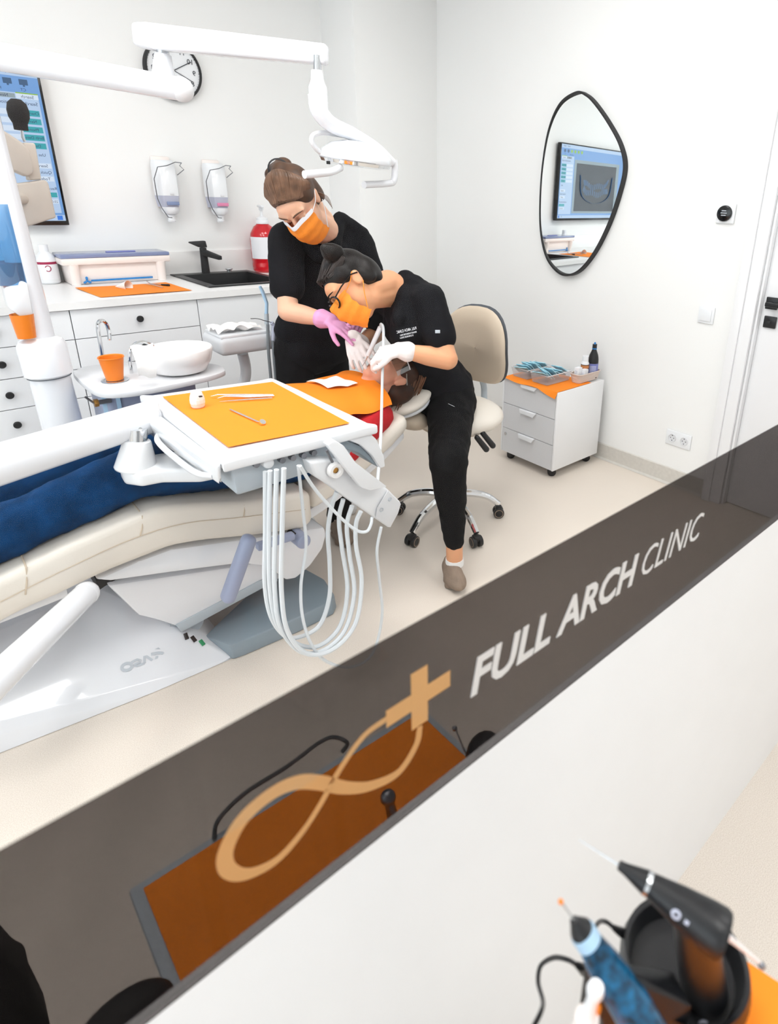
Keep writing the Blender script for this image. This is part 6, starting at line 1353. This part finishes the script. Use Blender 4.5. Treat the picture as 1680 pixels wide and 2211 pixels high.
# cordless tool: barrel from its needle tip back to the butt, on a neck
T0, T1, T2 = at(1334, 1866, Z=FZ+0.155), at(1392, 1903, Z=FZ+0.15), at(1565, 2022, Z=FZ+0.14)
t = thing('cordless_packer', bc_+V((0, 0, 0.03)), 'black cordless dental tool with silver ring standing in the charging dish', 'instrument')
barrel = MB().lathe([(0, 0), (0.0032, 0.001), (0.004, 0.006), (0.0078, (T1-T0).length), (0.008, (T1-T0).length)], T0, T1-T0, 28)
build('nose', barrel, 'black_plastic', t)
build('silver_ring', MB().cyl(T1, T1+(T1-T0).normalized()*0.004, 0.0082, n=28), 'steel', t)
LL = (T2-T1).length
hb = build('barrel', MB().lathe([(0.0081, 0.004), (0.0125, LL*0.45), (0.0155, LL*0.8), (0.0162, LL*0.95), (0.015, LL), (0, LL)], T1, T2-T1, 32), 'black_plastic', t)
build('needle', MB().cyl(T0, T0+(T0-T1).normalized()*0.03, 0.0009, 0.0004, 6), 'steel', t)
nb = T1.lerp(T2, 0.62); ng = V((bc_.x+0.0, bc_.y, FZ+0.03))+ax1*0.018
build('neck', MB().cyl(nb, ng, 0.0145, 0.018, 28), 'black_plastic', t)
x0 = T1.lerp(T2, 0.42); ud_ = (T2-T1).normalized(); vd = (-fw-ud_*(-fw).dot(ud_)).normalized(); upd = vd.cross(ud_).normalized()
build('maker_mark', MB().lathe([(0.0015, 0), (0.0034, 0.0003), (0.0015, 0.0006)], x0+vd*0.0123, vd, 14).box(x0+vd*0.0132+ud_*0.014, (0.016, 0.0006, 0.0028), Matrix((ud_, vd, upd)).transposed()), 'label_grey', hb)
r0_, r1_ = at(1560, 2012, Z=FZ+0.14), at(1640, 2078, Z=FZ+0.10)
build('back_rod', MB().tube([r0_-(r1_-r0_)*0.1, r0_.lerp(r1_, 0.3), r1_], [0.0035, 0.0022, 0.0012], 8), 'white_plastic', t)
build('back_tip', MB().ell(at(1645, 2085, Z=FZ+0.097), 0.0026), 'dark_steel', t)
# blue marbled pen in a second black stand
P0, P1, P2 = at(1238, 1985, Z=FZ+0.16), at(1258, 2012, Z=FZ+0.15), at(1390, 2215, Z=FZ+0.10)
t = thing('marbled_pen', P1, 'blue marbled cordless dental pen leaning in a black stand', 'instrument')
build('nose', MB().cyl(P0, P1, 0.0035, 0.008, 18, rnd=0.002), 'black_plastic', t)
build('ring', MB().cyl(P1, P1+(P2-P1).normalized()*0.008, 0.0088, n=20), 'suction_blue', t)
build('barrel', MB().lathe([(0.0085, 0.008), (0.012, (P2-P1).length*0.4), (0.0135, (P2-P1).length*0.8), (0.0125, (P2-P1).length*1.2), (0, (P2-P1).length*1.22)], P1, P2-P1, 24), 'blue_marble', t)
build('needle', MB().tube([P0, at(1222, 1962, Z=FZ+0.165), at(1212, 1948, Z=FZ+0.17)], 0.0008, 6), 'steel', t); build('needle_tip', MB().ell(at(1211, 1947, Z=FZ+0.17), 0.0018), 'orange_cup', t)
st0 = [(1258, 2075), (1285, 2065), (1320, 2075), (1420, 2180), (1470, 2260), (1300, 2300), (1285, 2180), (1255, 2130)]
t = thing('pen_stand', at(1340, 2200, Z=FZ), 'black wedge stand holding the blue marbled pen', 'stand')
hp0 = poly_px([(1262, 2085), (1290, 2075), (1330, 2080)], Z=FZ+0.085); hp1 = poly_px([(1290, 2190), (1330, 2290), (1470, 2270), (1430, 2190)], Z=FZ+0.004)
build('body', MB().hull(list(hp0)+list(hp1)+[V((p.x, p.y, FZ+0.06)) for p in hp1[2:]]+[V((p.x, p.y, FZ+0.004)) for p in hp0], 0.005), 'black_plastic', t)
tip0, tip1 = at(1288, 2130, Z=FZ+0.15), at(1255, 2240, Z=FZ+0.10)
t = thing('syringe', tip1, 'white and orange plastic syringe at the very bottom beside the pen', 'syringe')
build('nozzle', MB().lathe([(0, 0), (0.0045, 0.0), (0.0055, 0.004), (0.0035, 0.012), (0.005, 0.03), (0, 0.03)], tip0, tip1-tip0, 20), 'white_plastic', t)
build('barrel', MB().cyl(tip0+(tip1-tip0).normalized()*0.03, tip1, 0.0075, n=20), 'warm_white', t)
build('plunger', MB().cyl(tip0+(tip1-tip0).normalized()*0.03+V((0.008, 0.0, 0)), tip1+V((0.01, 0, 0)), 0.004, n=12), 'orange_cup', t)
for px_, l, e_ in (([(1262, 2095), (1248, 2085), (1225, 2072), (1195, 2068), (1168, 2085), (1162, 2120), (1172, 2160), (1168, 2185), (1145, 2230)], 'black cable curling from the pen stand', 0.02), ([(1350, 2018), (1328, 2005), (1310, 1991), (1295, 1990), (1284, 2005), (1281, 2025)], 'black cable arching from the charging dish', 0.03)):
    pts = spline([at(x, y, Z=FZ+0.03+0.02*math.sin(i)) for i, (x, y) in enumerate(px_)], 8)
    t = thing('charger_cable', pts[-1], l, 'cable', 'black cables on the side cart')
    build('cord', MB().tube(pts, 0.0018, 8), 'black_plastic', t); build('plug', MB().tube(pts[:10], lambda u_: 0.0045-0.0022*u_, 8), 'black_plastic', t)
